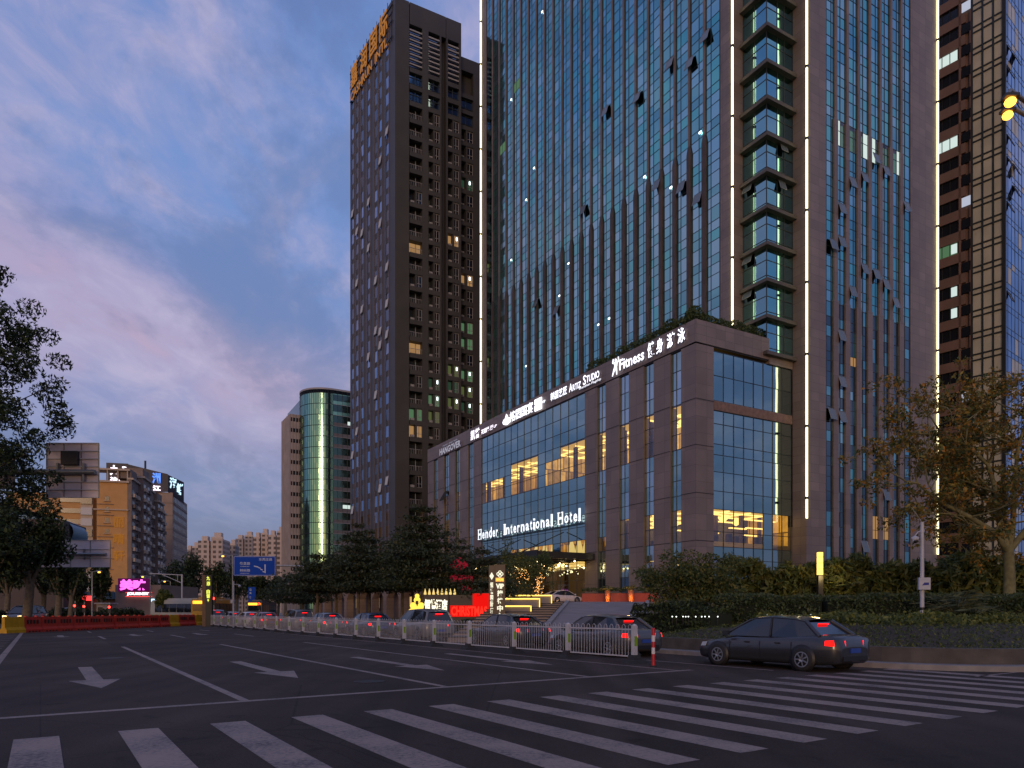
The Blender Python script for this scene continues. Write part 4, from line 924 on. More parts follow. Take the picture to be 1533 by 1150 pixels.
# far residential blocks
def aptmat(name, c, sx=3.2, sz=3.0, dark=.25):
    """painted wall with rows of recessed windows"""
    m, N, L, b = new_mat(name); tc = N.new('ShaderNodeTexCoord'); s = N.new('ShaderNodeSeparateXYZ'); L.new(tc.outputs['Object'], s.inputs[0])
    ad = N.new('ShaderNodeMath'); L.new(s.outputs[0], ad.inputs[0]); L.new(s.outputs[1], ad.inputs[1])
    def band(v, p, duty):
        a = N.new('ShaderNodeMath'); a.operation = 'DIVIDE'; L.new(v, a.inputs[0]); a.inputs[1].default_value = p
        f = N.new('ShaderNodeMath'); f.operation = 'FRACT'; L.new(a.outputs[0], f.inputs[0])
        g_ = N.new('ShaderNodeMath'); g_.operation = 'LESS_THAN'; L.new(f.outputs[0], g_.inputs[0]); g_.inputs[1].default_value = duty; return g_.outputs[0]
    x = N.new('ShaderNodeMath'); x.operation = 'MULTIPLY'; L.new(band(ad.outputs[0], sx, .55), x.inputs[0]); L.new(band(s.outputs[2], sz, .55), x.inputs[1])
    mx = N.new('ShaderNodeMix'); mx.data_type = 'RGBA'; L.new(x.outputs[0], mx.inputs[0]); mx.inputs[6].default_value = (*c, 1); mx.inputs[7].default_value = (*[q*dark for q in c], 1); L.new(mx.outputs[2], b.inputs['Base Color']); b.inputs['Roughness'].default_value = .8
aptmat('apt_cream', (.50, .40, .34)); aptmat('apt_grey', (.30, .26, .25), 2.7); pmat('apt_trim', (.55, .45, .38), .8)
fb = [(296, 330, 806, 430, 'apt_cream', 'cream apartment tower beside the tan tower, with a stepped roof', 20), (332, 350, 816, 470, 'apt_grey', 'greyer lower apartment tower half hidden behind the sodium street lamp', 12), (352, 376, 803, 520, 'apt_grey', 'distant grey apartment slab just above the blue road sign', 10),
      (379, 399, 800, 450, 'apt_cream', 'slim cream apartment tower above the edge of the blue road sign', 20), (401, 424, 797, 440, 'apt_cream', 'cream apartment tower next to the green glass tower wing', 20), (277, 294, 820, 480, 'apt_grey', 'small pale apartment block touching the tan tower', 12)]
for (a, b, py, Y, mt, lb, dp) in fb:
    o = thing('residential_tower', lb, 'building', at(a, Y), R(8), 'far residential towers'); wd_ = (b-a)/F*Y; h = zat(py, Y)
    m = MB(); m.box(0, wd_*.46, 0, dp, 0, h*.97, mt); m.box(wd_*.5, wd_, 1.5, dp, 0, h, mt); m.box(wd_*.46, wd_*.5, 2.5, dp-1, 0, h*.95, 'apt_grey'); m.build('wall', o)
    m = MB(); m.box(wd_*.1, wd_*.35, 3, 8, h*.97, h*.97+3, 'apt_trim'); m.box(wd_*.6, wd_*.9, 4, 9, h, h+4, 'apt_trim'); m.box(wd_*.52, wd_, 1.3, 1.6, h, h+1.2, 'apt_trim'); m.build('roof_house', o)
# blue shed roof seen under the road signs
pmat('hall_wall', (.10, .08, .07), .9)
bd = thing('blue_roof_hall', 'hall with a stepped blue curved roof behind the large tree', 'building', at(82, 118), R(15)); pmat('blue_roof', (.10, .22, .32), .5)
m = MB(); m.box(-10, 1.2, 0, 12, 0, 16.5, 'hall_wall'); m.build('wall', bd); m = MB()
for i in range(5): m.lathe([(2.2, 0), (2.2, 8)], 'blue_roof', 16, (-8.4+i*2.0, 3, 17.0-i*.55), axis='y'); m.box(-10.4+i*2.2, -8.2+i*2.2+.003, -.004-i*.002, 12, 16.5, 17.6-i*.25, 'blue_roof')
m.build('roof', bd)

# brown and glass tower beyond the hotel
pmat('brown_wall', (.165, .10, .075), .7, noise=(.4, .12)); pmat('beige_glass', (.47, .455, .37), .25, 0, noise=(.25, .15)); glassmat('blue_glass', (.27, .37, .52), .05)
C8 = at(1503, 104); A8 = R(38.8); rb_ = thing('brown_tower', 'brown high-rise with beige glazed corner and dark ribbon windows beside the hotel', 'building', C8, A8)
def v8(px): return yl(px, 0, 0, A8, C8, 'y')
H8 = 112; q1 = v8(1455); q2 = v8(1441); q3_ = v8(1436); q4 = v8(1396)
m = MB(); m.box(.3, 26, .3, 30, 0, H8, 'brown_wall'); fbox(m, FL(0), q1, q2-.9, 0, H8, -.4, .05, 'brown_wall'); fbox(m, FL(0), q3_-.2, q3_+.1, 0, H8, -.4, .05, 'brown_wall'); m.build('wall', rb_)
K = [0]; FH8 = 3.25
for k in range(33):
    z = 3+k*FH8
    if z+FH8 > H8: break
    fl8 = FL(0); y1 = q3_+.1; m = MB(); fbox(m, fl8, q1+.9, 24, z-.9, z+.55, -.4, .05, 'brown_wall'); m.build('spandrel', rb_)
    litm = 'white_lit' if k in (25, 21) else ('amber_lit' if k == 16 else 'window_dark')
    m = MB(); pane(m, fl8, q3_+.3, 22, z+.55, z+2.35, -.28, litm if litm != 'amber_lit' else 'green_lit', 0); o = m.build('ribbon_window', rb_); b = MB()
    for u in np.arange(q3_+.3, 22, 1.1): fbox(b, fl8, u-.04, u+.04, z+.55, z+2.35, -.28, -.16, 'metal_dark')
    fbox(b, fl8, q3_+.3, 22, z+.5, z+.6, -.28, -.14, 'metal_dark')
    if k in (25, 21, 16, 14, 13): fbox(b, fl8, q3_+.4, q3_+1.2, z+.8, z+2.2, -.2, -.1, 'white_lit')
    b.build('window_frame', o)
    m = MB(); pane(m, fl8, q1+.2, q1+1.4, z+.7, z+2.1, .06, 'window_dark' if k % 9 else 'pale_lit', 0); m.build('small_window', rb_)
    for (u0, u1) in ((0, q1/3), (q1/3, 2*q1/3), (2*q1/3, q1)):
        pass
us8 = [0, q1/3, 2*q1/3, q1]; z8 = []
for k in range(33): z8 += [3+k*FH8, 3+k*FH8+.85]
z8 = [z for z in z8 if z < H8]
grid(FL(0), us8, z8, .0, lambda *a: 'beige_glass', rb_, 'corner_glazing', .22, tilt=.002, proud=.12)
grid(FR(0), [i*1.5 for i in range(16)], z8, .0, lambda u, z, i, j: 'blue_glass' if random.random() > .15 else 'beige_glass', rb_, 'blue_glazing', .09, tilt=.003, proud=.03)
m = MB(); m.box(-.22, .22, -.22, .22, 0, H8, 'metal_dark'); m.build('corner_mullion', rb_)
for (x, k) in ((.8, 20), (.8, 19), (.8, 17), (.8, 24), (.8, 23), (3.4, 22), (3.4, 19), (3.4, 18), (3.4, 24), (.8, 13)):
    z = 3+k*FH8+2.8; m = MB(); a = (x, -.05, z); b = (x+1.3, -.05, z); c = (x+1.3, -.7, z-1.6); d = (x, -.7, z-1.6); m.face([a, b, c, d], 'beige_glass'); m.face([d, c, b, a], 'metal_dark')
    for p, q in ((a, b), (b, c), (c, d), (d, a)): m.tube([p, q], .05, 'metal_dark', 4)
    m.build('open_sash', rb_)
m = MB(); m.box(-14, 0, 6, 24, 0, 8.6, 'brown_wall'); m.build('annex_wall', rb_); m = MB(); m.box(-7.2, -5.9, 5.9, 5.99, 4.6, 7.1, 'amber_lit'); m.box(-6.62, -6.48, 5.86, 5.9, 4.6, 7.1, 'metal_dark'); m.build('annex_window', rb_)

# ------------------------------------------------------------------ forecourt: platform, ramp, stairs, entrance
pmat('forecourt_stone', (.22, .19, .185), .75, noise=(1, .12), bump=.1); pmat('red_panel', (.34, .035, .02), .5); pmat('orange_pot', (.5, .16, .05), .5)
def wpoly(name, pts, zs, mat, kind='structure', thick=None):
    m = MB(); m.face([(p[0], p[1], z) for p, z in zip(pts, zs)], mat)
    return m
fc = MB()
plat = [(-5, 61), (-1.2, 58), (10.9, 58), (20, 59.5), (44, 70), (36, 112), (-14, 112), (-12, 84)]
fc.prism(plat, 0.0, PB, 'forecourt_stone'); tag(fc.build('forecourt'), kind='structure')
rm = MB(); a, b, c, d = (1.0, 33.5), (6.4, 33.5), (10.9, 57.99), (4.5, 57.99)
pmat('ramp_stone', (.25, .215, .21), .75, noise=(.8, .15), bump=.1)
rm.hexa([(*a, .0), (*b, .0), (*c, .0), (*d, .0)], [(*a, .16), (*b, .16), (*c, PB-.004), (*d, PB-.004)], 'ramp_stone')
for (p, q) in ((a, d), (b, c)):
    for k in range(12):
        t0, t1 = k/12, (k+.97)/12; x0, y0_, z0 = p[0]+(q[0]-p[0])*t0, p[1]+(q[1]-p[1])*t0, .16+(PB-.16)*t0; x1, y1_, z1 = p[0]+(q[0]-p[0])*t1, p[1]+(q[1]-p[1])*t1, .16+(PB-.16)*t1
        rm.hexa([(x0-.15, y0_, z0-.1), (x0+.15, y0_, z0-.1), (x1+.15, y1_, z1-.1), (x1-.15, y1_, z1-.1)], [(x0-.15, y0_, z0+.12), (x0+.15, y0_, z0+.12), (x1+.15, y1_, z1+.12), (x1-.15, y1_, z1+.12)], 'concrete')
tag(rm.build('ramp'), kind='structure')
st = MB(); n_ = 14; L0, R0, L1, R1 = (-3.2, 36), (.9, 36), (-1.0, 57.9), (4.2, 57.9)
pmat('step_stone', (.24, .19, .165), .75, noise=(1.5, .15))
for k in range(n_):
    t0 = k/n_; z = .15+(PB-.15)*(k+1)/n_
    p = [(L0[0]+(L1[0]-L0[0])*t0, L0[1]+(L1[1]-L0[1])*t0), (R0[0]+(R1[0]-R0[0])*t0, R0[1]+(R1[1]-R0[1])*t0), (R1[0], R1[1]+.05), (L1[0], L1[1]+.05)]
    st.prism(p, z-(PB-.15)/n_ if k else 0, z-.003, 'step_stone'); st.tube([(p[0][0], p[0][1]-.01, z-.03), (p[1][0], p[1][1]-.01, z-.03)], .03, 'black', 4)
tag(st.build('stairs'), kind='structure')
# stepped planter walls edged with light
emat('edge_amber', (1, .66, .12), 2.4)
sw = thing('stepped_planter', 'stepped stone planter wall outlined with amber light strips beside the stairs', 'planter', (0, 0, 0))
lv_ = [(741, 775, 46, 1.30), (741, 793, 49, 1.95), (741, 806, 52, 2.5), (760, 824, 55, 2.80)]
for k, (p0, p1, Y, h) in enumerate(lv_):
    a_, b_ = at(p0, Y), at(p1, Y); m = MB(); m.box(a_.x, b_.x, Y, Y+2.9, 0, h, 'forecourt_stone'); o = m.build('wall', sw); m = MB()
    m.box(a_.x, b_.x, Y-.09, Y-.03, h-.1, h-.02, 'edge_amber'); m.box(b_.x+.03, b_.x+.09, Y-.09, Y+.0, max(0.2, h-.9), h-.02, 'edge_amber'); m.build('light_strip', o)
# canopy with pendant bulbs
cn = thing('entrance_canopy', 'wide dark entrance canopy hung with rows of small warm bulbs', 'canopy', HC, A_HT)
m = MB(); m.box(-7.5, .0, 15.5, 44.5, 7.2, 7.9, 'metal_dark'); m.box(-7.6, -7.5, 15.4, 44.6, 7.1, 8.0, 'black')
for y in np.arange(17, 44, 3.2): m.box(-7.4, 0, y, y+.12, 7.1, 7.2, 'black')
m.build('roof_slab', cn)
for y in (17, 43): m = MB(); m.cyl(-6.5, y, PB, 7.2, .45, 'granite', 14); m.build('column', cn)
emat('bulb_warm', (1, .72, .32), 8)
bm_ = MB(); bm_.ball((0, 0, 0), .085, 'bulb_warm', 8); bulb = None
for i in range(78):
    x = -7.2+random.random()*6.9; y = 16+random.random()*28; z = 7.1-random.random()*.9
    if bulb is None: bulb = bm_.build('bulb', cn, (x, y, z))
    else: q = bulb.copy(); col.objects.link(q); q.location = (x, y, z)
# diagonal stay rods
m = MB()
for y in (20, 30, 40): m.tube([(-7.2, y, 7.9), (-.1, y+1.5, 10.8)], .06, 'metal_dark', 5)
m.build('stay_rod', cn)

# red planter boxes with uplit potted palms on the forecourt
for (p0, p1, Y, lb) in ((871, 905, 70, 'long red planter box nearest the parked white car'), (912, 942, 69, 'red planter box between the two glowing orange pots'), (947, 985, 68, 'red planter box running behind the bush beside the ramp')):
    a_, b_ = at(p0, Y), at(p1, Y); t = thing('planter_box', lb, 'planter', (a_.x, Y, PB), 0, 'red planter boxes'); m = MB(); m.box(0, b_.x-a_.x, 0, .7, 0, .95, 'red_panel'); m.box(-.04, b_.x-a_.x+.04, -.04, .74, .95, 1.0, 'metal_dark'); m.build('box', t)
    leaf_mesh('foliage', np.stack([rng.random(240)*(b_.x-a_.x), .35+rng.normal(size=240)*.2, 1.15+rng.random(240)*.35], 1), .22, ['leaf_dark', 'leaf_mid'], t)
emat('uplight', (1, .62, .16), 12)
def frond_plant(parent, n_, L_, base, mat, lift=1.0, wid=.10, seed=1, z0=0.0):
    """arching feather fronds from one crown"""
    r = random.Random(seed); P = []; D = []; Sz = []
    for i in range(n_):
        a_ = 2*math.pi*i/n_+r.random()*.4; el = lift*(.35+.65*r.random()); Lq = L_*(.75+.4*r.random())
        for k in range(16):
            t = (k+1)/16; x = Lq*t*math.cos(el)*(1-.1*t); z = Lq*(t*math.sin(el)-.42*t*t)
            c = Vector((math.cos(a_)*x, math.sin(a_)*x, z0+z)); 
            for s in (-1, 1):
                side = Vector((-math.sin(a_), math.cos(a_), .15))*s; l_ = Lq*.28*math.sin(math.pi*min(t*.9+.1, 1))
                P.append(c+side*l_*.45); D.append(side+Vector((math.cos(a_), math.sin(a_), 0))*.5); Sz.append(l_)
    o = leaf_mesh('fronds', np.array([list(p) for p in P]), np.array(Sz), mat, parent, droop=.1, width=wid, dirs=np.array([list(d) for d in D])*2.5)
    m = MB(); r = random.Random(seed)
    for i in range(n_):
        a_ = 2*math.pi*i/n_+r.random()*.4; el = lift*(.35+.65*r.random()); Lq = L_*(.75+.4*r.random())
        m.tube([(math.cos(a_)*Lq*t*math.cos(el)*(1-.1*t), math.sin(a_)*Lq*t*math.cos(el)*(1-.1*t), z0+Lq*(t*math.sin(el)-.42*t*t)) for t in (0, .33, .66, 1)], [.025, .018, .012, .006], 'bark_green', 4)
    m.build('stem', parent); return o
for px, Y, lb in ((909, 67, 'glowing orange pot with a small uplit palm nearer the stairs'), (944, 66.5, 'glowing orange pot with a small palm and a white rod by the bush')):
    p = at(px, Y, PB); t = thing('potted_palm', lb, 'potted plant', p, 0, 'uplit potted palms'); m = MB(); m.lathe([(.01, 0), (.20, 0), (.27, 1.15), (.22, 1.15), (.21, 1.05), (.01, 1.05)], 'orange_pot', 14); m.build('pot', t)
    m = MB(); m.lathe([(.01, 1.06), (.09, 1.06), (.09, 1.12), (.01, 1.12)], 'uplight', 10); m.build('lamp', t); frond_plant(t, 9, 1.1, 0, ['leaf_yellow', 'leaf_mid'], 1.2, .14, int(px), 1.15)
    ld = bpy.data.lights.new('uplight', 'SPOT'); ld.energy = 420; ld.spot_size = R(34); ld.spot_blend = .8; ld.color = (1, .6, .15); ld.shadow_soft_size = .1
    lo = bpy.data.objects.new('uplight', ld); col.objects.link(lo); lo.parent = t; lo.location = (0.3, 1.2, .3); lo.rotation_euler = (R(172), 0, 0)
    ld2 = bpy.data.lights.new('pot_light', 'POINT'); ld2.energy = 45; ld2.color = (1, .45, .12); ld2.shadow_soft_size = .1; l2 = bpy.data.objects.new('pot_light', ld2); col.objects.link(l2); l2.parent = t; l2.location = (-.1, -.8, .3)
ld = bpy.data.lights.new('canopy_fill', 'AREA'); ld.energy = 260; ld.color = (1, .62, .25); ld.shape = 'RECTANGLE'; ld.size = 6; ld.size_y = 26  # unseen area lamp added for a warm spill at the entrance
lo = bpy.data.objects.new('canopy_fill', ld); col.objects.link(lo); lo.parent = cn; lo.location = (-3.7, 30, 7.0)

# ------------------------------------------------------------------ hotel roadside signs
emat('led_yellow', (1, .68, .08), 1.5); emat('led_white', (1, .93, .68), 1.6); emat('led_red', (1, .003, .002), .85); emat('led_red_hot', (1, .02, .01), 2.0); emat('pylon_white', (1, .95, .72), 1.15); pmat('pylon_box', (.085, .055, .035), .5); pmat('sign_case', (.03, .022, .02), .5)
# lotus emblem
p = at(624, 52); t = thing('emblem_sign', 'small yellow glowing flame shaped emblem on a post at the roadside', 'sign', p); m = MB()
z0 = 1.15
for (x, z, r_) in ((0, 2.65, .16), (0, 2.35, .24), (-.28, 1.95, .24), (.28, 1.95, .24), (-.38, 1.5, .26), (.38, 1.5, .26), (0, 1.62, .3), (-.2, 1.22, .22), (.2, 1.22, .22)):
    m.lathe([(.01, -.06), (r_, -.06), (r_*1.0, .06), (.01, .06)], 'led_yellow', 10, (x, 0, z), axis='y')
m.build('emblem', t); m = MB(); m.box(-.04, .04, .07, .15, 0, 2.6, 'metal_dark'); m.box(-.1, .1, -.09, -.062, 2.05, 2.3, 'sign_case'); m.build('post', t)
# LED characters board
p = at(634, 51); t = thing('hotel_roadside_sign', 'long low sign with white glowing Chinese hotel characters above a yellow line of text', 'sign', p); m = MB(); m.box(0, 1.72, .05, .35, 0, 1.3, 'sign_case'); m.box(0, 1.75, 0, .3, 1.0, 2.7, 'sign_case'); m.build('case', t)
m = MB(); text(m, '恒德酒店', (.05, -.01, 1.55), (1, 0, 0), UP, 1.62, .85, 'led_white', .05, .04); m.build('lettering', t); m = MB(); text(m, 'INTERNATIONAL HOTEL', (.05, -.01, 1.15), (1, 0, 0), UP, 1.6, .2, 'led_yellow', .04, .03); m.build('small_lettering', t)
# little pointed white lamps standing on the sign
for i in range(8):
    q = at(636+i*6.3, 51.2, 2.72 if i < 6 else 2.72); 
    m = MB(); m.lathe([(.01, 0), (.10, .02), (.09, .12), (.04, .32), (.005, .45)], 'soft_glow', 8); m.lathe([(.11, -.06), (.11, 0)], 'metal_dark', 8); o = m.build('spire_lamp'); o.location = q; tag(o, 'small pale pointed lamp in the row along the top of the roadside signs', 'lamp', 'pointed lamps on the roadside signs')
# red LED board
p = at(673, 51); t = thing('red_led_sign', 'red glowing message board reading Christmas with a taller right part', 'sign', p); m = MB(); m.box(0, 2.75, .05, .4, 0, 1.7, 'sign_case'); m.box(0, 2.75, 0, .35, 1.1, 2.7, 'sign_case'); m.box(1.6, 2.78, -.02, .33, 1.1, 2.85, 'sign_case'); m.build('case', t)
m = MB(); m.box(.02, 1.62, -.06, -.03, 1.15, 1.95, 'led_red'); m.box(1.62, 2.76, -.06, -.03, 1.15, 2.8, 'led_red'); m.build('led_panel', t)
m = MB(); text(m, 'CHRISTMAS', (.1, -.065, 1.22), (1, 0, 0), UP, 2.55, .68, 'led_red_hot', .02, .03); m.build('lettering', t)
# red arch lantern tower behind
emat('red_glow', (1, .03, .08), .22); p = at(690, 62); t = thing('red_lantern_post', 'dim red illuminated post with a rounded lantern head behind the trees', 'decoration', p); m = MB(); m.box(.0, .95, 0, .5, 0, 4.6, 'red_glow'); m.build('post', t); m = MB(); m.lathe([(.05, 5.9), (.5, 5.7), (.85, 5.2), (.5, 4.8), (.1, 4.65)], 'red_glow', 14, (-.2, .2, .3)); m.box(-1.0, .3, 0, .5, 3.9, 4.7, 'red_glow'); m.build('lantern', t)
# double faced VIP pylon
p = at(741.5, 47); t = thing('pylon_sign', 'tall brown pylon reading VIP with Chinese characters and an arrow, glowing pale yellow', 'sign', p, 0)
m = MB(); m.box(-.02, .62, 0, .75, 0, 4.6, 'pylon_box'); m.box(-.45, -.02, .1, .7, 0, 4.55, 'pylon_box'); m.build('case', t)
m = MB(); text(m, 'VIP', (.02, -.01, 3.02), (1, 0, 0), UP, .52, .33, 'pylon_white', .03, .05); vtext(m, '接待中心', (.1, -.01, 2.92), (1, 0, 0), .38, .40, .09, 'pylon_white', .03, .035); m.build('lettering', t)
m = MB(); z = 3.98; r_ = .2
for k in range(4):
    c, s = math.cos(k*math.pi/2), math.sin(k*math.pi/2); m.lathe([(.07, -.02), (.12, -.02), (.12, .02), (.07, .02)], 'pylon_white', 10, (.28+.11*c, -.02, z+.11*s), axis='y')
m.build('knot_emblem', t); m = MB(); text(m, 'HENDER', (.02, -.01, 3.53), (1, 0, 0), UP, .5, .16, 'led_yellow', .02, .03); m.box(.0, .54, -.008, .002, 3.48, 3.74, 'brass'); m.build('nameplate', t)
m = MB(); m.box(.04, .34, -.03, -.005, .78, .90, 'pylon_white'); m.prism([(.34, .66), (.34, 1.02), (.56, .84)], -.03, -.005, 'pylon_white'); 
ar_ = MB(); ar_.box(.04, .34, -.03, -.005, .80, .90, 'pylon_white'); ar_.mesh([(.34, -.03, .68), (.34, -.03, 1.02), (.56, -.03, .85), (.34, -.005, .68), (.34, -.005, 1.02), (.56, -.005, .85)], [(0, 1, 2), (5, 4, 3), (0, 3, 4, 1), (1, 4, 5, 2), (2, 5, 3, 0)], 'pylon_white'); ar_.build('arrow', t)
m = MB(); vtext(m, '恒德国际酒店', (-.36, .09, 3.45), (1, 0, 0), .2, .36, .06, 'pylon_white', .02, .03); m.build('side_lettering', t); m = MB(); text(m, '◆', (-.40, .09, 3.6), (1, 0, 0), UP, .28, .5, 'pylon_white', .02); m.build('leaf_emblem', t)

# ------------------------------------------------------------------ railing, bollard, barriers
def lerp_sec():
    t = thing('railing_section', 'white steel railing section beside the road', 'railing', (0, 0, 0), 0, 'white railing sections down the middle of the street')
    L_ = 3.08; m = MB()
    for z in (.20, 1.02): m.box(-.022, .022, .09, L_-.09, z-.02, z+.02, 'metal_white')
    n_ = 22
    for i in range(n_):
        y = .12+(L_-.24)*i/(n_-1)
        m.tube([(0, y, .2), (0, y, 1.1)], .0085, 'metal_white', 5)
    for i in range(0, n_-1, 2):   # looped tops
        y = .12+(L_-.24)*(i+.0)/(n_-1); y2 = .12+(L_-.24)*(i+1)/(n_-1)
        m.tube([(0, y, 1.1)]+[(0, (y+y2)/2-(y2-y)/2*math.cos(k), 1.1+.07*math.sin(k)) for k in np.linspace(.4, math.pi-.4, 4)]+[(0, y2, 1.1)], .010, 'metal_white', 4)
    m.build('panel', t)
    p = MB(); p.box(-.07, .07, -.065, .065, .1, 1.13, 'metal_white'); p.lathe([(.075, 1.13), (.075, 1.16), (.01, 1.19)], 'metal_white', 8); po = p.build('post', t)
    r_ = MB(); r_.box(-.06, .06, -.072, -.066, .52, .82, 'reflector'); r_.build('reflector', po)
    b = MB(); b.hexa([(-.32, -.28, 0), (.32, -.28, 0), (.32, .28, 0), (-.32, .28, 0)], [(-.26, -.22, .10), (.26, -.22, .10), (.26, .22, .10), (-.26, .22, .10)], 'rubber'); b.hexa([(-.18, -.16, .10), (.18, -.16, .10), (.18, .16, .10), (-.18, .16, .10)], [(-.13, -.12, .25), (.13, -.12, .25), (.13, .12, .25), (-.13, .12, .25)], 'rubber'); b.build('foot', t)
    return t
emat('reflector', (.55, .8, .05), .10)
rs = lerp_sec(); ordn = 'first second third fourth fifth sixth seventh eighth ninth tenth eleventh twelfth thirteenth fourteenth fifteenth sixteenth seventeenth eighteenth nineteenth twentieth'.split()
kk = children_of()
for i in range(20):
    q = rs if i == 0 else dup(rs, kids=kk); a_ = S(15.10-.35*min(i/3, 1)-.05*i/2, 16.25+3.1*i); b_ = S(15.10-.35*min((i+1)/3, 1)-.05*(i+1)/2, 16.25+3.1*(i+1)); q.location = a_; d = b_-a_; q.rotation_euler = (0, 0, math.atan2(-d.x, d.y))
    q['label'] = f'{ordn[i]} white railing section counting back from the striped bollard'
m = MB(); m.box(-.055, .055, -.05, .05, .1, 1.13, 'metal_white')
# bollard
pmat('red_paint', (.42, .02, .025), .45); pmat('white_paint', (.6, .56, .58), .5)
t = thing('bollard', 'red and white striped bollard at the open end of the railing', 'bollard', S(14.62, 14.95)); m = MB(); zs = [0, .36, .54, .71, .89, 1.08]
for i in range(5): m.lathe([(.052, zs[i]), (.052, zs[i+1])], 'red_paint' if i % 2 == 0 else 'white_paint', 14)
m.lathe([(.052, 1.08), (.04, 1.10), (.005, 1.105)], 'red_paint', 14); m.build('post', t); m = MB(); m.lathe([(.005, 0), (.11, 0), (.11, .02), (.05, .035)], 'rubber', 14); m.build('base_plate', t)
# water filled barriers
pmat('barrier_red', (.50, .035, .022), .5, noise=(2, .2)); pmat('barrier_yellow', (.55, .30, .01), .5, noise=(2, .15))
def barrier(mat, full):
    m = MB(); L_ = 2.0; prof = [(-.26, 0), (-.26, .22), (-.13, .42), (-.11, 1.12), (.11, 1.12), (.13, .42), (.26, .22), (.26, 0)]
    def seg(x0, x1, z0=0, z1=9, mt=mat):
        P = [(y, min(max(z, z0), z1)) for y, z in prof]; a_ = [(x0, y, z) for y, z in P]; b_ = [(x1, y, z) for y, z in P]; n = len(P)
        m.face(a_, mt); m.face(b_[::-1], mt)
        for i in range(n): m.face([a_[(i+1) % n], a_[i], b_[i], b_[(i+1) % n]], mt)
    seg(.02, L_-.02)
    if full:
        for x in (.35, .72, 1.09, 1.46): 
            m.box(x, x+.2, -.150, -.12, .62, .92, 'black'); m.box(x+.02, x+.2, -.28, -.22, 0.02, .12, 'black')
    for x in (.3, 1.5): m.box(x, x+.18, -.09, .09, 1.12, 1.19, mat)
    return m
bi = 0
cols = 'y'+'r'*11+'y'+'rr'+'y'; names = ordn
redc = 0; P0, P1 = at(4, 50.2), at(304, 79); n_ = len(cols); base_r = barrier('barrier_red', True); base_y = barrier('barrier_yellow', False); mr_ = my_ = None
ylab = ['yellow plastic barrier at the near end of the red row', 'yellow plastic barrier set between the red ones of the row', 'yellow plastic barrier closing the row against the white railing']; yi = 0
dirv = (P1-P0); leng = dirv.length/n_
for i, c in enumerate(cols):
    p = P0+dirv*(i/n_); ang = math.atan2(dirv.y, dirv.x)+random.gauss(0, .03)
    if c == 'r':
        if mr_ is None: mr_ = base_r.build('road_barrier'); o = mr_
        else: o = mr_.copy(); col.objects.link(o)
        tag(o, f'{ordn[redc]} red water filled barrier along the far side of the carriageway', 'barrier', 'plastic road barriers'); redc += 1
    else:
        if my_ is None: my_ = base_y.build('road_barrier'); o = my_
        else: o = my_.copy(); col.objects.link(o)
        tag(o, ylab[yi], 'barrier', 'plastic road barriers'); yi += 1
    o.location = p; o.rotation_euler = (0, 0, ang); o.scale = (leng/2.0, 1, 1)

# ------------------------------------------------------------------ overhead road signs seen from behind, left
def sign_back(name, label, p0, p1, y0_, y1_, Y, ribs_h, ribs_v, arm_z, px_arm0, box=None, split=None):
    t = thing(name, label, 'road sign', at(p0, Y)); w_ = at(p1, Y).x-at(p0, Y).x; za, zb = zat(y1_, Y), zat(y0_, Y); m = MB()
    m.box(0, w_, -.02, .03, za, zb, 'sign_back'); m.build('panel', t); m = MB(); fr = .05
    for z in np.linspace(za, zb, ribs_h): m.box(0, w_, -.09, -.02, z-fr/2, z+fr/2, 'metal_white')
    for x in np.linspace(0, w_, ribs_v): m.box(x-fr/2, x+fr/2, -.06, -.021, za, zb, 'metal_grey')
    m.build('stiffener', t); m = MB(); m.tube([(at(px_arm0, Y).x-at(p0, Y).x, -.25, arm_z), (w_*.97, -.25, arm_z)], [.19, .13], 'metal_grey', 10)
    for x in (.25*w_, .75*w_): m.box(x-.05, x+.05, -.3, -.09, arm_z-.5, arm_z+.5, 'metal_grey')
    m.build('arm', t)
    if box: m = MB(); m.box(box[0], box[1], -.32, -.09, box[2], box[3], 'metal_dark'); m.build('control_box', t)
    return t
pmat('sign_back', (.60, .52, .54), .6, noise=(.7, .08))
def tz(y, Y): return zat(y, Y)
sign_back('overhead_sign', 'tall pale back of a road sign with ribs and a dark box', 70, 148, 664, 745, 40, 8, 4, tz(708, 40), -60, (.95, 1.85, tz(697, 40), tz(677, 40)))
sign_back('overhead_sign', 'wide low pale back of a road sign crossed by a dark arm', 15, 165, 809, 849, 68, 4, 6, tz(830, 68), -120)
sign_back('overhead_sign', 'smaller road sign back half lost in the large tree', -25, 22, 684, 732, 40, 4, 3, tz(708, 40)+.02, -60)
t = thing('gantry_post', 'grey steel post carrying the overhead road signs on long arms', 'post', at(-58, 40.3)); m = MB(); m.cyl(0, 0, 0, tz(700, 40)+.5, .24, 'metal_grey', 12, .18); m.build('pole', t)
t = thing('gantry_post', 'thicker grey steel post holding the wide low road sign', 'post', at(-118, 68.2)); m = MB(); m.cyl(0, 0, 0, tz(822, 68), .26, 'metal_grey', 12, .2); m.build('pole', t)
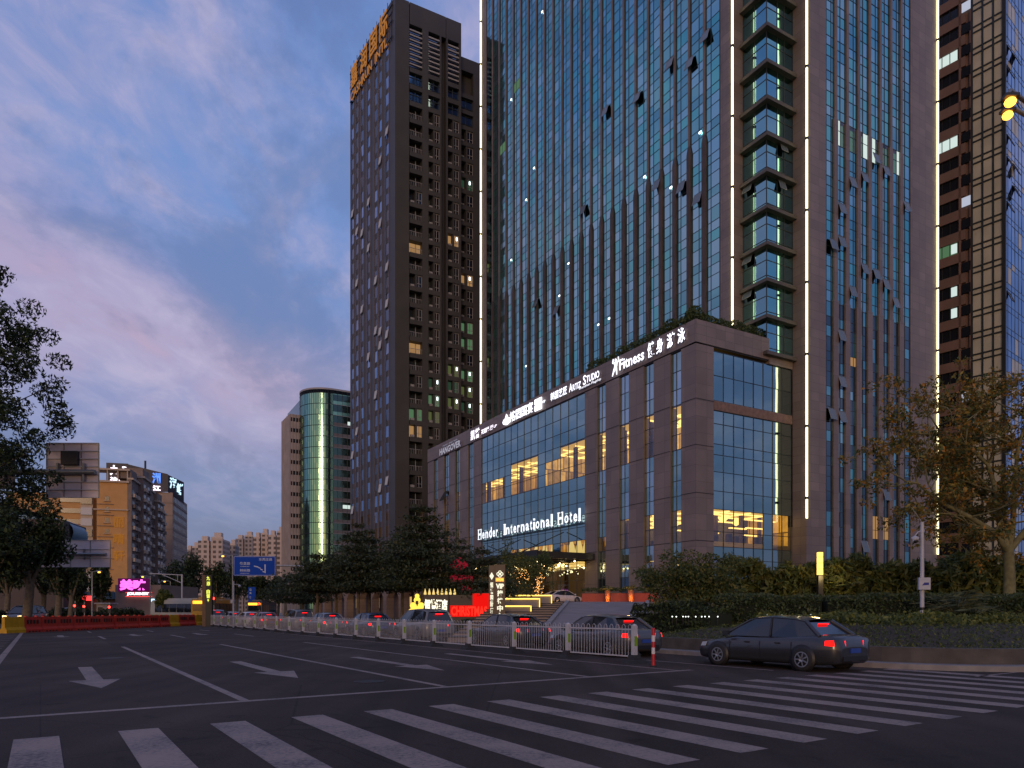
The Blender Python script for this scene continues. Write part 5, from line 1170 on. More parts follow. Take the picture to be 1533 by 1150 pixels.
# blue direction sign
pmat('sign_blue', (.006, .055, .36), .6, spec=.1); pmat('sign_text', (.45, .5, .62), .6)
Y = 88; p = at(349, Y); t = thing('direction_sign', 'blue overhead direction sign with white branching arrow and Chinese place names', 'road sign', p, R(4)); w_ = at(411, Y).x-p.x; za, zb = zat(862, Y), zat(832.5, Y); h_ = zb-za
m = MB(); m.box(0, w_, 0, .06, za, zb, 'sign_blue'); m.build('panel', t); m = MB()
for x0, x1, z0, z1 in ((.05, w_-.05, za+.05, za+.09), (.05, w_-.05, zb-.09, zb-.05), (.05, .09, za+.05, zb-.05), (w_-.09, w_-.05, za+.05, zb-.05)): m.box(x0, x1, -.012, 0, z0, z1, 'sign_text')
m.build('border', t); m = MB()
text(m, '粤垦路', (.75, -.004, za+h_*.55), (1, 0, 0), UP, 1.25, .36, 'sign_text', .01, .01); text(m, '林科路', (.75, -.004, za+h_*.20), (1, 0, 0), UP, 1.25, .36, 'sign_text', .01, .01); text(m, '东莞庄路', (3.05, -.004, za+h_*.76), (1, 0, 0), UP, 1.6, .36, 'sign_text', .01, .01)
text(m, 'YUEKEN RD', (.8, -.004, za+h_*.45), (1, 0, 0), UP, 1.1, .1, 'sign_text', .01); text(m, 'LINKE RD', (.8, -.004, za+h_*.1), (1, 0, 0), UP, 1.1, .1, 'sign_text', .01); m.build('lettering', t)
m = MB(); m.box(3.72, 3.86, -.012, 0, za+h_*.14, za+h_*.58, 'sign_text')
for k in range(5):
    x0 = 2.45+.26*k; z0 = za+h_*(.50-.06*k*k/4-.01*k); m.hexa([(x0, -.012, z0-.07), (x0+.27, -.012, z0-.15), (x0+.27, 0, z0-.15), (x0, 0, z0-.07)], [(x0, -.012, z0+.06), (x0+.27, -.012, z0-.01), (x0+.27, 0, z0-.01), (x0, 0, z0+.06)], 'sign_text')
m.build('arrow', t); m = MB(); xx = at(452, Y).x-p.x; m.tube([(w_*.3, .2, za+h_*.55), (xx, .2, za+h_*.5)], [.08, .13], 'metal_grey', 8); m.build('arm', t); m = MB(); m.cyl(xx, .2, 0, za+h_*.7, .16, 'metal_grey', 10); m.build('post', t)
Y = 120; p = at(371, Y); t = thing('panel_sign', 'narrow upright blue lit panel with small white characters over the traffic', 'road sign', p); m = MB(); m.box(0, 1.25, 0, .1, zat(901, Y), zat(879, Y), 'sign_blue'); m.build('panel', t); m = MB(); vtext(m, '粤垦路', (.22, -.02, zat(881, Y)), (1, 0, 0), .35, .45, .2, 'sign_text', .01); m.build('lettering', t); m = MB(); m.cyl(.6, .2, 0, zat(882, Y), .07, 'metal_grey', 8); m.build('post', t)
# tall advertising pylon
emat('led_lime', (.95, 1, .12), 1.2); Y = 72; p = at(302, Y); t = thing('advert_pylon', 'slender dark pylon with yellow green Chinese characters and a small arrow', 'sign', p); m = MB(); m.box(0, .35, 0, .5, 0, zat(861, Y), 'wood'); m.box(.35, .95, .02, .4, 0, zat(861, Y), 'black'); m.build('case', t); m = MB()
for c, y in (('九', 869), ('洲', 877), ('自', 889), ('留', 895.5)): text(m, c, (.45, .0, zat(y, Y)), (1, 0, 0), UP, .34, .42, 'led_lime', .02, .03)
m.build('lettering', t); m = MB(); text(m, '↑', (.5, .0, zat(901, Y)), (1, 0, 0), UP, .24, .3, 'led_lime', .02, .04); m.build('arrow', t)

# ------------------------------------------------------------------ street lamps, signals
emat('sodium', (1, .42, .05), 4.0); emat('sodium_near', (1, .38, .045), 4.5); emat('red_signal', (1, .03, .02), 9)
def lamp(px, py, Y, label, side=-1, arm=1.3, energy=0):
    z = zat(py, Y); t = thing('street_lamp', label, 'street lamp', at(px, Y)+Vector((-side*arm, 0, 0)), 0, 'sodium street lamps'); m = MB(); m.tube([(0, 0, 0), (0, 0, z*.6), (0, 0, z+.1)], [.11, .09, .06], 'metal_grey', 8); m.tube([(0, 0, z+.05), (side*arm*.8, 0, z+.22)], .04, 'metal_grey', 6); m.build('pole', t)
    m = MB(); m.hexa([(side*arm-.35, -.13, z+.1), (side*arm+.35, -.13, z+.1), (side*arm+.35, .13, z+.1), (side*arm-.35, .13, z+.1)], [(side*arm-.3, -.08, z+.24), (side*arm+.3, -.08, z+.24), (side*arm+.3, .08, z+.24), (side*arm-.3, .08, z+.24)], 'metal_grey'); h = m.build('lamp_head', t)
    m = MB(); m.ball((side*arm, 0, z+.02), .17, 'sodium', 10, .6); m.build('bulb', h)
    return t
lamp(333, 833, 95, 'tall sodium street lamp glowing yellow left of the blue direction sign', -1, 1.3)
lamp(148, 857, 92, 'sodium street lamp lit under the wide low road sign', 1, .9)
lamp(213, 864, 110, 'sodium street lamp glowing above the neon shop corner', -1, 1.2)
lamp(246, 871, 125, 'sodium street lamp beside the long signal gantry arm', -1, 1.0)
# near twin lamp
t = thing('street_lamp', 'twin headed street lamp high up at the picture edge, two orange lights', 'street lamp', S(21.3, 3.6+3.0), 0, 'sodium street lamps')
lpos = t.location; zl = zat(153, 15.2)
x1 = at(1512, 15.2).x-lpos.x; y1_ = 15.2-lpos.y; x2 = at(1508, 16.8).x-lpos.x; y2_ = 16.8-lpos.y
m = MB(); m.tube([(0, 0, 0), (0, 0, 6), (0, 0, zl+.2)], [.14, .11, .08], 'metal_grey', 10); m.tube([(0, 0, zl), (x1, y1_, zl+.25)], .05, 'metal_grey', 6); m.tube([(0, 0, zl), (x2, y2_, zat(173, 16.8)+.25)], .05, 'metal_grey', 6); m.build('pole', t)
for (x, y, z) in ((x1, y1_, zl), (x2, y2_, zat(173, 16.8))):
    m = MB(); m.box(x-.14, x+.14, y-.10, y+.10, z+.08, z+.14, 'metal_dark'); h = m.build('lamp_head', t); m = MB(); m.ball((x, y, z), .115, 'sodium_near', 12, .8); m.build('bulb', h)
# signal gantry and lights
t = thing('signal_gantry', 'thin white cantilever signal gantry with a braced arm over the side road', 'gantry', at(272, 115)); m = MB(); zt = zat(861, 115); m.cyl(0, 0, 0, zt+.1, .13, 'metal_white', 8); m.build('post', t); m = MB(); m.tube([(0, 0, zt), (-5.2, 0, zt+.25)], .07, 'metal_white', 6); m.tube([(0, 0, zt-1.3), (-3.2, 0, zt+.1)], .05, 'metal_white', 6); m.tube([(-.7, 0, zt), (-.7, 0, zt-.9)], .04, 'metal_white', 6); m.build('arm', t)
for px, py, Y, lb in ((83, 879, 95, 'red traffic signal over the road near the big tree'), (111, 907, 90, 'low red traffic signal left of the pair before the guard kiosk'), (125, 908, 90, 'low red traffic signal nearest the guard kiosk window'), (163, 909, 90, 'small red traffic signal standing right of the guard kiosk'), (319, 896, 82, 'red traffic signal beside the dark advertising pylon'), (387, 904, 100, 'red traffic signal right of the lit bus roof sign')):
    t = thing('traffic_light', lb, 'traffic light', at(px, Y), 0, 'red traffic signals'); z = zat(py, Y); m = MB(); m.cyl(0, .15, 0, z+.6, .06, 'metal_grey', 8); m.build('pole', t); m = MB(); m.box(-.2, .2, 0, .14, z-.75, z+.3, 'black'); h = m.build('housing', t); m = MB(); m.lathe([(.01, -.03), (.13, -.03), (.15, .0)], 'red_signal', 12, (0, 0, z), axis='y'); m.build('lamp', h)
t = thing('camera_pole', 'slim white pole with a ball camera bracket in front of the street lamp', 'camera pole', at(349, 66)); m = MB(); zt = zat(875, 66); m.cyl(0, 0, 0, zt+.3, .08, 'metal_white', 8); m.tube([(0, 0, zt), (.45, 0, zt)], .03, 'metal_white', 6); m.build('pole', t); m = MB(); m.ball((.55, 0, zt-.15), .14, 'metal_white'); m.build('camera', t); m = MB(); m.box(-.22, .02, -.15, -.08, zat(903, 66), zat(898, 66), 'metal_white'); m.build('cabinet', t)
# camera pole on the planting bed
Y = 29.3; p = at(1380, Y, 1.0); t = thing('camera_pole', 'pale surveillance pole with a dome camera and a blue marked cabinet among the planting', 'camera pole', p); zt = zat(782, Y)-1.0
m = MB(); m.tube([(0, 0, .0), (0, 0, zt)], [.085, .065], 'metal_white', 12); m.tube([(0, 0, zt), (-.38, .1, zt+.62)], .012, 'metal_grey', 5); m.tube([(0, 0, zt-.35), (-.18, 0, zt-.4), (-.28, 0, zt-.55)], .02, 'metal_white', 6); m.tube([(0, 0, zt-.42), (0, 0, zt-.30)], .085, 'metal_white', 12); m.build('pole', t)
m = MB(); m.ball((-.29, 0, zt-.72), .13, 'metal_white', 12); m.lathe([(.14, zt-.70), (.15, zt-.62), (.03, zt-.55)], 'metal_white', 12, (-.29, 0, 0)); c_ = m.build('dome_camera', t); m = MB(); m.ball((-.29, -.04, zt-.76), .10, 'black', 10); m.build('lens', c_)
m = MB(); m.box(-.23, .23, -.2, -.09, zat(883, Y)-1, zat(865, Y)-1, 'metal_white'); c_ = m.build('cabinet', t); m = MB(); pmat('logo_blue', (.02, .03, .22), .5); zz = zat(875, Y)-1; m.mesh([(-.12, -.204, zz-.05), (.16, -.204, zz-.03), (.16, -.204, zz+.07), (-.02, -.204, zz+.07)], [(0, 1, 2, 3)], 'logo_blue'); m.build('blue_mark', c_)
m = MB()
for k in range(3): m.tube([(0, 0, .05+k*.28), (0, 0, .17+k*.28)], .088, 'metal_white' if k % 1 else 'black', 12)
m.build('stripe_band', t)
# luminous garden column
emat('column_light', (1, .62, .12), 2.2)
Y = 42.2; p = at(1227, Y, 1.2); t = thing('lamp_column', 'square glowing yellow garden light column rising from the hedge', 'lamp', p); m = MB(); m.box(-.14, .14, -.14, .14, 0, zat(862, Y)-1.2, 'metal_dark'); m.build('base', t); m = MB(); m.box(-.13, .13, -.13, .13, zat(861, Y)-1.2, zat(827, Y)-1.2, 'column_light'); c_ = m.build('light_panel', t); m = MB()
for k in range(5): z = zat(861, Y)-1.2+k*.35; m.box(-.14, .14, -.14, .14, z-.012, z+.012, 'metal_dark')
m.build('band', c_)
ld = bpy.data.lights.new('column_lamp', 'POINT'); ld.energy = 60; ld.color = (1, .7, .25); ld.shadow_soft_size = .3; lo = bpy.data.objects.new('column_lamp', ld); col.objects.link(lo); lo.parent = t; lo.location = (0, -.5, 2.4)
# tiny lights set in the planting
emat('garden_light', (.95, 1, .95), 2.5); gm = MB(); gm.ball((0, 0, .35), .028, 'garden_light', 6); gm.cyl(0, 0, 0, .33, .012, 'metal_dark', 5); gl = None
for i, px in enumerate([1006, 1012, 1022, 1026, 1030, 1041, 1050, 1055, 1061, 1074, 1148, 1170, 1213, 1222, 1230, 1250, 1257, 1307, 1345, 1360, 1372, 1390]):
    Y = 31.0+random.random()*.6; o = gm.build('garden_light') if gl is None else gl.copy()
    if gl is None: gl = o
    else: col.objects.link(o)
    o.location = at(px, Y, 1.06 if px > 1100 else .98); tag(o, 'tiny white garden light in the low planting behind the kerb', 'garden light', 'tiny garden lights in a row')

# ------------------------------------------------------------------ shops and kiosks on the far left
emat('neon_pink', (1, .12, .75), 2.2); emat('neon_red', (1, .04, .04), 2.5); emat('shop_lit', (.8, .7, 1), 1.4); emat('shop_cyan', (.5, .8, 1), 2)
Y = 118; t = thing('neon_shop', 'corner shop hung with pink and red neon signs under the yellow apartments', 'shop', at(172, Y), R(0)); m = MB(); m.box(0, 7.5, 0, 14, 0, 5.8, 'taupe_wall'); m.build('wall', t); m = MB(); None
emat('neon_back', (.5, .03, .35), .12); m.box(.6, 5.8, -.3, -.05, zat(886, Y), zat(866, Y), 'neon_back'); m.build('neon_board', t)
m = MB(); text(m, '美味', (.9, -.34, zat(884, Y)), (1, 0, 0), UP, 4.4, 1.8, 'neon_pink', .05, .05); text(m, 'JOURNEY', (2.2, -.5, zat(892, Y)), (1, 0, 0), UP, 3.6, .55, 'neon_white', .05, .04); m.box(1.9, 6.2, -.4, -.3, zat(893.5, Y), zat(893, Y), 'neon_red'); m.box(1.9, 6.2, -.42, -.32, zat(887.5, Y), zat(887, Y), 'neon_red'); m.build('neon_lettering', t)
for i in range(9): m = MB(); m.box(6.0+i*.75, 6.5+i*.75, -.2+i*1.2, -.1+i*1.2, 2.9-.1*i, 3.5-.1*i, ('shop_cyan', 'neon_white', 'neon_red', 'shop_lit')[i % 4]); m.build('shop_light', t)
Y = 112; t = thing('guard_kiosk', 'small flat roofed white kiosk with a dark window behind the barriers', 'kiosk', at(144, Y)); m = MB(); m.box(0, 2.0, 0, 2, 0, 2.6, 'pale_panel'); m.build('wall', t); m = MB(); m.box(-.25, 2.2, -.3, 2.2, 2.6, 2.8, 'metal_white'); m.build('roof', t); m = MB(); m.box(.2, .95, -.03, .0, 1.2, 2.1, 'window_dark'); m.build('window', t)
Y = 125; t = thing('low_shops', 'row of low dim shops with a red message board and white lit windows', 'shop', at(60, Y)); m = MB(); m.box(0, 13, 0, 8, 0, 4.2, 'taupe_dark'); m.box(-.3, 13.2, -.8, 0, 3.6, 4.8, 'blue_roof'); m.build('wall', t); m = MB(); m.box(7.6, 9.4, -.9, -.82, 3.3, 4.1, 'neon_red'); m.build('message_board', t)
for x in (2.0, 3.4, 5.0): m = MB(); m.box(x, x+.7, -.05, 0, 1.5, 2.3, 'shop_lit'); m.build('window', t)
Y = 105; t = thing('advert_column', 'short stout grey advertising column below the pink neon', 'column', at(192, Y)); m = MB(); m.lathe([(.5, 0), (.62, .1), (.62, 1.6), (.72, 1.7), (.72, 1.9), (.01, 2.0)], 'pale_panel', 14); m.build('drum', t); m = MB(); m.box(-.5, .5, -.66, -.62, .5, 1.4, 'cream_trim'); m.build('poster_panel', t)

# ------------------------------------------------------------------ planting
def sstep(t): t = max(0, min(1, t)); return t*t*(3-2*t)
def bedlim(xs): 
    if xs < 23.7: return 24.0
    if xs < 41: return 24.0+(xs-23.7)*18/17.3-1.2
    return 39.0
def bedz(xs, ys):
    dx, dy = xs-19.6, ys-7.8
    if dx < 4.4 and dy < 4.4: d = 4.4-math.hypot(4.4-dx, 4.4-dy)
    else: d = min(dx, dy)
    d = min(d, (bedlim(xs)-ys)*.8+.6)
    return .44+.66*sstep((d-1.0)/4.0), d
m = MB(); gx = np.arange(19.9, 96, .8); gy = np.arange(8.1, 44, .8)
for i in range(len(gx)-1):
    for j in range(len(gy)-1):
        if gy[j+1] > bedlim(gx[i]) or bedz(gx[i], gy[j])[1] < .3: continue
        m.face([S(x, y, bedz(x, y)[0]+.02) for x, y in ((gx[i], gy[j]), (gx[i+1], gy[j]), (gx[i+1], gy[j+1]), (gx[i], gy[j+1]))], 'soil', True)
tag(m.build('planting_bed'), kind='structure')
P = []; DD = []
while len(P) < 34000:
    xs = 20.1+random.random()**1.6*42; ys = 8.3+random.random()*15
    z, d = bedz(xs, ys)
    if d < 4.6 and random.random() < .45: continue
    if d < .95 or ys > bedlim(xs)-.3 or (d > 8 and random.random() < .7): continue
    q = S(xs, ys); P.append((q.x, q.y, z+random.random()*(.08 if d < 4.4 else .34)*(1+.5*math.sin(xs*1.3)*math.sin(ys*1.7)))); DD.append(d)
leafmat('leaf_hedge', (.105, .125, .035), .5, .03)
leafmat('leaf_ground', (.13, .155, .035), .5, .03)
P = np.array(P); DD = np.array(DD); F_ = DD < 4.4
tag(leaf_mesh('groundcover', P[~F_], .12+.09*rng.random(int((~F_).sum())), ['leaf_ground', 'leaf_hedge', 'leaf_ground', 'leaf_mid'], droop=-.5, width=.5), kind='stuff')
tag(leaf_mesh('grass', P[F_], .10+.06*rng.random(int(F_.sum())), ['leaf_mid', 'leaf_dark', 'leaf_hedge'], droop=-.8, width=.3), kind='stuff')
def hedge(name, label, pts, w_, h, n, size, mats, base=1.0, top_var=.25, width=.45, cat='hedge', droop=.1, core=.8):
    """a clipped or shaggy row along pts with a dark inner core"""
    t = thing(name, label, cat, (pts[0][0], pts[0][1], 0)); o = Vector((pts[0][0], pts[0][1])); Pn = []; seg = [(Vector(a)-o, Vector(b)-o) for a, b in zip(pts[:-1], pts[1:])]; tot = sum((b-a).length for a, b in seg)
    for a, b in seg:
        d = (b-a).normalized(); nn = Vector((-d.y, d.x)); k = int(n*(b-a).length/tot)
        u = rng.random(k)*(b-a).length; v = (rng.random(k)*2-1); s_ = rng.random(k)
        hh = h*(1+top_var*np.sin(u*1.3+a.x)*np.sin(u*.47+1)+top_var*.5*np.sin(u*3.7)); side = rng.random(k) < .55
        vv = np.where(side, np.where(v > 0, 1, -1)*(.8+.25*rng.random(k)), v)*w_/2*(1+.15*np.sin(u*2.1)); zz = np.where(side, s_*hh, hh*(.85+.2*rng.random(k)))
        Pn.append(np.stack([a.x+d.x*u+nn.x*vv, a.y+d.y*u+nn.y*vv, base+zz], 1))
    leaf_mesh('foliage', np.concatenate(Pn), size*(.7+.6*rng.random(sum(len(q) for q in Pn))), mats, t, droop=droop, width=width)
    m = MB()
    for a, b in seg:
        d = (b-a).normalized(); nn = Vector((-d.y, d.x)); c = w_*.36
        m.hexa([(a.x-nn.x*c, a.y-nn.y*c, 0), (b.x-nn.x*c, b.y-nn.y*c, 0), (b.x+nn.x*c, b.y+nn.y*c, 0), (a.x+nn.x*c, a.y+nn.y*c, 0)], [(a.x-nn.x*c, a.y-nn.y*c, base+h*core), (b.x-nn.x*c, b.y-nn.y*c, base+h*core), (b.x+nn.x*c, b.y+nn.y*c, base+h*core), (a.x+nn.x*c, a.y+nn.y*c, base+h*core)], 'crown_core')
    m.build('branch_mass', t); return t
def a2(px, Y): q = at(px, Y); return (q.x, q.y)
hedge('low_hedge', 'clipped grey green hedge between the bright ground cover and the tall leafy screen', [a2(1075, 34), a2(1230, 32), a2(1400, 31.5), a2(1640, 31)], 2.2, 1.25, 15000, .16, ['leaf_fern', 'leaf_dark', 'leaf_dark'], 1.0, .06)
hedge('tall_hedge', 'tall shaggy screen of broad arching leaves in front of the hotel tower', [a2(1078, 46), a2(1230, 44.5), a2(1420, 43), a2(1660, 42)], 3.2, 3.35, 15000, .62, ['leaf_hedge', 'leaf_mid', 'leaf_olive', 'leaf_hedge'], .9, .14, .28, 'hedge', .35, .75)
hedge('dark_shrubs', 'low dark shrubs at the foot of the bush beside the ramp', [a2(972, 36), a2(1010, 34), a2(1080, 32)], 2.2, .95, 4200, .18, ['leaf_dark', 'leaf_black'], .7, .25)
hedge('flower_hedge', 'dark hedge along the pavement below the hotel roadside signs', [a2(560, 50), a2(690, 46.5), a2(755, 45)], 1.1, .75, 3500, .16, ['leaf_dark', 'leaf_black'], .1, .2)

def crown(parent, n, clusters, size, mats, flat=0.0, droop=.25, width=.45):
    P = []
    k = n//len(clusters)
    for c, r in clusters: P.append(blob(k, c, r, .9))
    P = np.concatenate(P); return leaf_mesh('crown', P, size*(.65+.7*rng.random(len(P))), mats, parent, droop=droop, flat=flat, width=width)
# bush by the ramp
t = thing('bushy_tree', 'dense rounded bushy tree between the ramp and the tall leafy screen', 'tree', at(1027, 41)); cl = [((random.gauss(0, 1.3), random.gauss(0, 1.0), 3.3+random.gauss(0, .95)), (.75, .75, .5)) for _ in range(70)]
crown(t, 11000, cl, .2, ['leaf_olive', 'leaf_mid', 'leaf_dark']); m = MB(); m.tube([(0, 0, 0), (.1, 0, 1.4), (-.2, .1, 3)], [.16, .13, .06], 'bark', 8); m.tube([(.1, 0, 1.4), (.9, .2, 3.2)], [.09, .04], 'bark', 6); m.tube([(.1, 0, 1.4), (-1, -.2, 3.0)], [.09, .04], 'bark', 6); m.build('trunk', t)
# layered street trees
def tiered(px, Y, ytop, hw, label, seed, dens=1.0):
    r = random.Random(seed); t = thing('street_tree', label, 'tree', at(px, Y), 0, 'layered street trees in front of the towers'); H = zat(ytop, Y); m = MB(); z = 3.4 if H > 7 else 2.6; P = []; br = []
    m.tube([(0, 0, 0), (.05, .02, H*.35), (-.04, .05, H*.7), (0, 0, H*.98)], [.15, .12, .07, .02], 'bark', 8)
    while z < H-.2:
        f = (H-z)/(H-3.0); Rr = hw*(f**.72)*(.85+.3*r.random()) if f > 0 else .3
        nb_ = max(4, int(7*f+3)); ph = r.random()*6
        for i in range(nb_):
            a = ph+2*math.pi*i/nb_+r.gauss(0, .25); L_ = Rr*(.65+.5*r.random()); tipz = z+.10*L_+r.gauss(0, .08)
            m.tube([(0, 0, z-.25), (math.cos(a)*L_*.5, math.sin(a)*L_*.5, z+.02), (math.cos(a)*L_, math.sin(a)*L_, tipz)], [.035, .025, .008], 'bark', 4)
            k = int(62*L_*dens*(1.2 if L_ > 1 else 1)); 
            for q in range(k):
                s_ = (.18+.9*r.random()**.75)*L_; sp = .13+.30*s_
                P.append((math.cos(a)*s_+r.gauss(0, sp*.75), math.sin(a)*s_+r.gauss(0, sp*.75), z+.10*s_+r.gauss(0, .10+.04*s_)))
        z += .50+.22*r.random()*(1+f)
    m.build('trunk', t); P = np.array(P); leaf_mesh('crown', P, .27*(.7+.6*rng.random(len(P))), ['leaf_fir', 'leaf_fir', 'leaf_fir_b'], t, droop=.05, flat=.25, width=.55)
tiered(632, 56, 750, 3.9, 'tallest layered tree, standing left of the glowing yellow emblem sign', 1, 1.5)
tiered(601, 63, 782, 3.2, 'slender layered tree just behind and left of the tallest one', 2)
tiered(552, 64, 792, 3.4, 'layered tree in front of the finned side of the dark tower', 3, 1.2)
tiered(535, 60, 782, 3.2, 'layered tree at the edge of the round glass tower base', 4, 1.2)
tiered(502, 66, 822, 3.2, 'lower layered tree under the round glass tower', 5, 1.2)
tiered(474, 64, 822, 3.3, 'broad low layered tree below the stair wing of the round tower', 6, 1.3)
tiered(722, 54, 812, 2.7, 'layered tree between the red lantern post and the pylon sign', 7, 1.1)
tiered(452, 84, 848, 3.6, 'leftmost layered tree beyond the direction sign post', 8, 1.2)
tiered(690, 64, 806, 2.8, 'layered tree right behind the red glowing message board', 9)
# trees hung with fairy lights near the stairs
emat('fairy', (1, .45, .12), 4)
for px, Y, zc_, rr, lb, sd in ((772, 66, 5.0, 1.9, 'leafy forecourt tree left of the fairy lit column of bulbs', 1), (800, 69, 5.4, 1.6, 'forecourt tree wound with copper fairy lights left of the white car', 2), (752, 60, 3.2, 1.3, 'small tree twinkling with fairy lights by the pylon sign', 3)):
    t = thing('fairy_light_tree', lb, 'tree', at(px, Y, PB*.9), 0, 'forecourt trees with fairy lights'); cl = [((random.gauss(0, rr*.5), random.gauss(0, rr*.4), zc_-1.6+random.gauss(0, rr*.5)), (.6, .6, .45)) for _ in range(40)]
    crown(t, 4200, cl, .2, ['leaf_mid', 'leaf_dark', 'leaf_yellow'] if sd != 2 else ['leaf_dark', 'leaf_mid']); m = MB(); m.tube([(0, 0, 0), (.1, 0, zc_-1.5)], [.12, .05], 'bark', 7); m.build('trunk', t)
    m = MB(); n_ = 150 if sd == 2 else 85
    for i in range(n_):
        if sd == 2: q = (.35+random.gauss(0, .22), -.6+random.gauss(0, .2), .3+3.0*random.random())
        else: q = tuple(blob(1, (0.0, -.5, zc_-2.3 if sd == 1 else 1.0), (rr*.7, .6, .9), .5)[0])
        m.lathe([(.001, -.03), (.03, 0), (.001, .03)], 'fairy', 4, q, False)
    m.build('string_lights', t)
# far evergreen mass of trees either side of the avenue, each on its own
rl = random.Random(5)
def round_tree(px, Y, ytop, rpx, label, n=2600, mats=('leaf_dark', 'leaf_black', 'leaf_mid'), size=.55, sq=.8):
    H = zat(ytop, Y); rr = rpx/F*Y; t = thing('broadleaf_tree', label, 'tree', at(px, Y), 0, 'dark broadleaf trees along the avenue'); hz = max(H*.30, 1.5); cz = (H+hz)/2; rz = (H-hz)/2
    cl = []
    for _ in range(46):
        d = Vector((rl.gauss(0, 1), rl.gauss(0, 1), rl.gauss(0, 1))).normalized()*(.35+.55*rl.random()); cl.append(((d.x*rr, d.y*rr*.8, cz+d.z*rz*.95), (rr*.32, rr*.32, rz*.26)))
    crown(t, n, cl, size, list(mats)); m = MB(); m.tube([(0, 0, 0), (.1*rr, 0, hz), (0, .1, cz)], [.035*H, .028*H, .015*H], 'bark', 7)
    for k in range(5): a = k*1.3; m.tube([(.1*rr, 0, hz), (math.cos(a)*rr*.6, math.sin(a)*rr*.6, cz)], [.018*H, .008*H], 'bark', 5)
    m.build('trunk', t)
    return t
far_t = [(262, 150, 838, 26, 'dark broadleaf tree just right of the thin signal gantry'), (290, 160, 826, 26, 'tallest dark tree below the cream apartment towers'), (322, 150, 840, 22, 'dark tree behind the tall sodium lamp pole'), (352, 165, 842, 24, 'dark tree directly below the blue direction sign'), (385, 150, 858, 24, 'dark tree behind the narrow upright blue panel'), (415, 160, 862, 20, 'dark tree at the foot of the pale stair wing'), (228, 140, 866, 20, 'dark tree in front of the stepped apartment balconies'), (150, 120, 838, 20, 'dark tree beneath the wide low road sign'), (112, 110, 850, 22, 'dark tree between the big tree and the guard kiosk'), (245, 100, 882, 11, 'small olive tree lit beside the white bus')]
for q in far_t: round_tree(*q[:4], q[4], mats=('leaf_dark', 'leaf_black') if q[0] != 245 else ('leaf_yellow', 'leaf_mid'), size=.6)
# big near tree, left edge
t = thing('large_tree', 'large dark feathery tree rising along the edge of the picture above the road signs', 'tree', at(-88, 36)); H = 21; cl = []
for k in range(270):
    f = rl.random(); z = 6.5+14.3*f; Rr = (1.2+4.3*math.sin(math.pi*min(1, (f*.86+.1)))**.8)*(1 if f < .7 else 1-.6*(f-.7)/.3); a = rl.random()*2*math.pi; q = Rr*(.35+.7*rl.random()**.5)
    cl.append(((math.cos(a)*q, math.sin(a)*q, z), (.70, .70, .46)))
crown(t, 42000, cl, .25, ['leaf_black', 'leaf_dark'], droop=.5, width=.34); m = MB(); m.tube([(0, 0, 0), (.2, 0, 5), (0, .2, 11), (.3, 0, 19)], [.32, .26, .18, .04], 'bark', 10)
for c, r_ in cl[::5]: zc_ = c[2]*.72; m.tube([(0, .1, zc_), (c[0]*.5, c[1]*.5, (zc_+c[2])/2+.3), c], [.07, .04, .012], 'bark', 5)
m.build('trunk', t)
for px, Y, yt, rp, lb, n_ in ((38, 62, 728, 66, 'wide dark tree filling the corner under the big road sign', 9000), (-30, 55, 760, 70, 'dark tree cut off by the picture edge below the large one', 7000), (85, 75, 790, 30, 'smaller dark tree beside the blue roofed hall', 4000)):
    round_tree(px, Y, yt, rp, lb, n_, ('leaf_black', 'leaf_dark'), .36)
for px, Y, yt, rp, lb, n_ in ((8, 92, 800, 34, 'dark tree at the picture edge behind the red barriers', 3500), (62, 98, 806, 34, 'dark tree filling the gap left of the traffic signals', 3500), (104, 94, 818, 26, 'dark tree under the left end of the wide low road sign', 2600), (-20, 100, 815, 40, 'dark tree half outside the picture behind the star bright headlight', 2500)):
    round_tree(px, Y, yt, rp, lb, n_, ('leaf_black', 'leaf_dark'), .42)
hedge('roadside_hedge', 'low dark hedge behind the red barriers on the far side', [a2(-60, 84), a2(60, 92), a2(210, 105)], 2, 1.4, 5000, .35, ['leaf_black', 'leaf_dark'], .1, .3)
# autumn coloured tree on the right
t = thing('orange_tree', 'sparse tree with orange and olive leaves and bent mossy limbs on the planted bed', 'tree', at(1511, 34, .95)); m = MB(); clr = []
def limb(pts, r0, r1, depth):
    n = len(pts); m.tube(pts, [r0+(r1-r0)*i/(n-1) for i in range(n)], 'bark_green', 8 if depth < 2 else 5)
def grow(p, d, L_, r_, depth):
    pts = [Vector(p)]; dd = Vector(d).normalized()
    for k in range(4):
        dd = (dd+Vector((rl.gauss(0, .22), rl.gauss(0, .22), rl.gauss(0, .16)+(.03 if depth < 3 else -.02)))).normalized(); pts.append(pts[-1]+dd*L_/4)
    limb(pts, r_, r_*.5, depth)
    if depth >= 4 or L_ < .55: clr.append((tuple(pts[-1]), .42)); clr.append((tuple(pts[2]), .32)); return
    for k in range(3 if depth > 1 else 3):
        i = (2, 3, 4)[k]; nd = (dd+Vector((rl.gauss(0, .7), rl.gauss(0, .7), rl.gauss(.12, .35)))).normalized(); grow(pts[i], nd, L_*(.6+.22*rl.random()), r_*(.5 if i < 4 else .58), depth+1)
limb([Vector(q) for q in ((0, 0, 0), (-.02, 0, .3), (.0, 0, 2.2), (-.05, 0, 3.6))], .31, .21, 0)
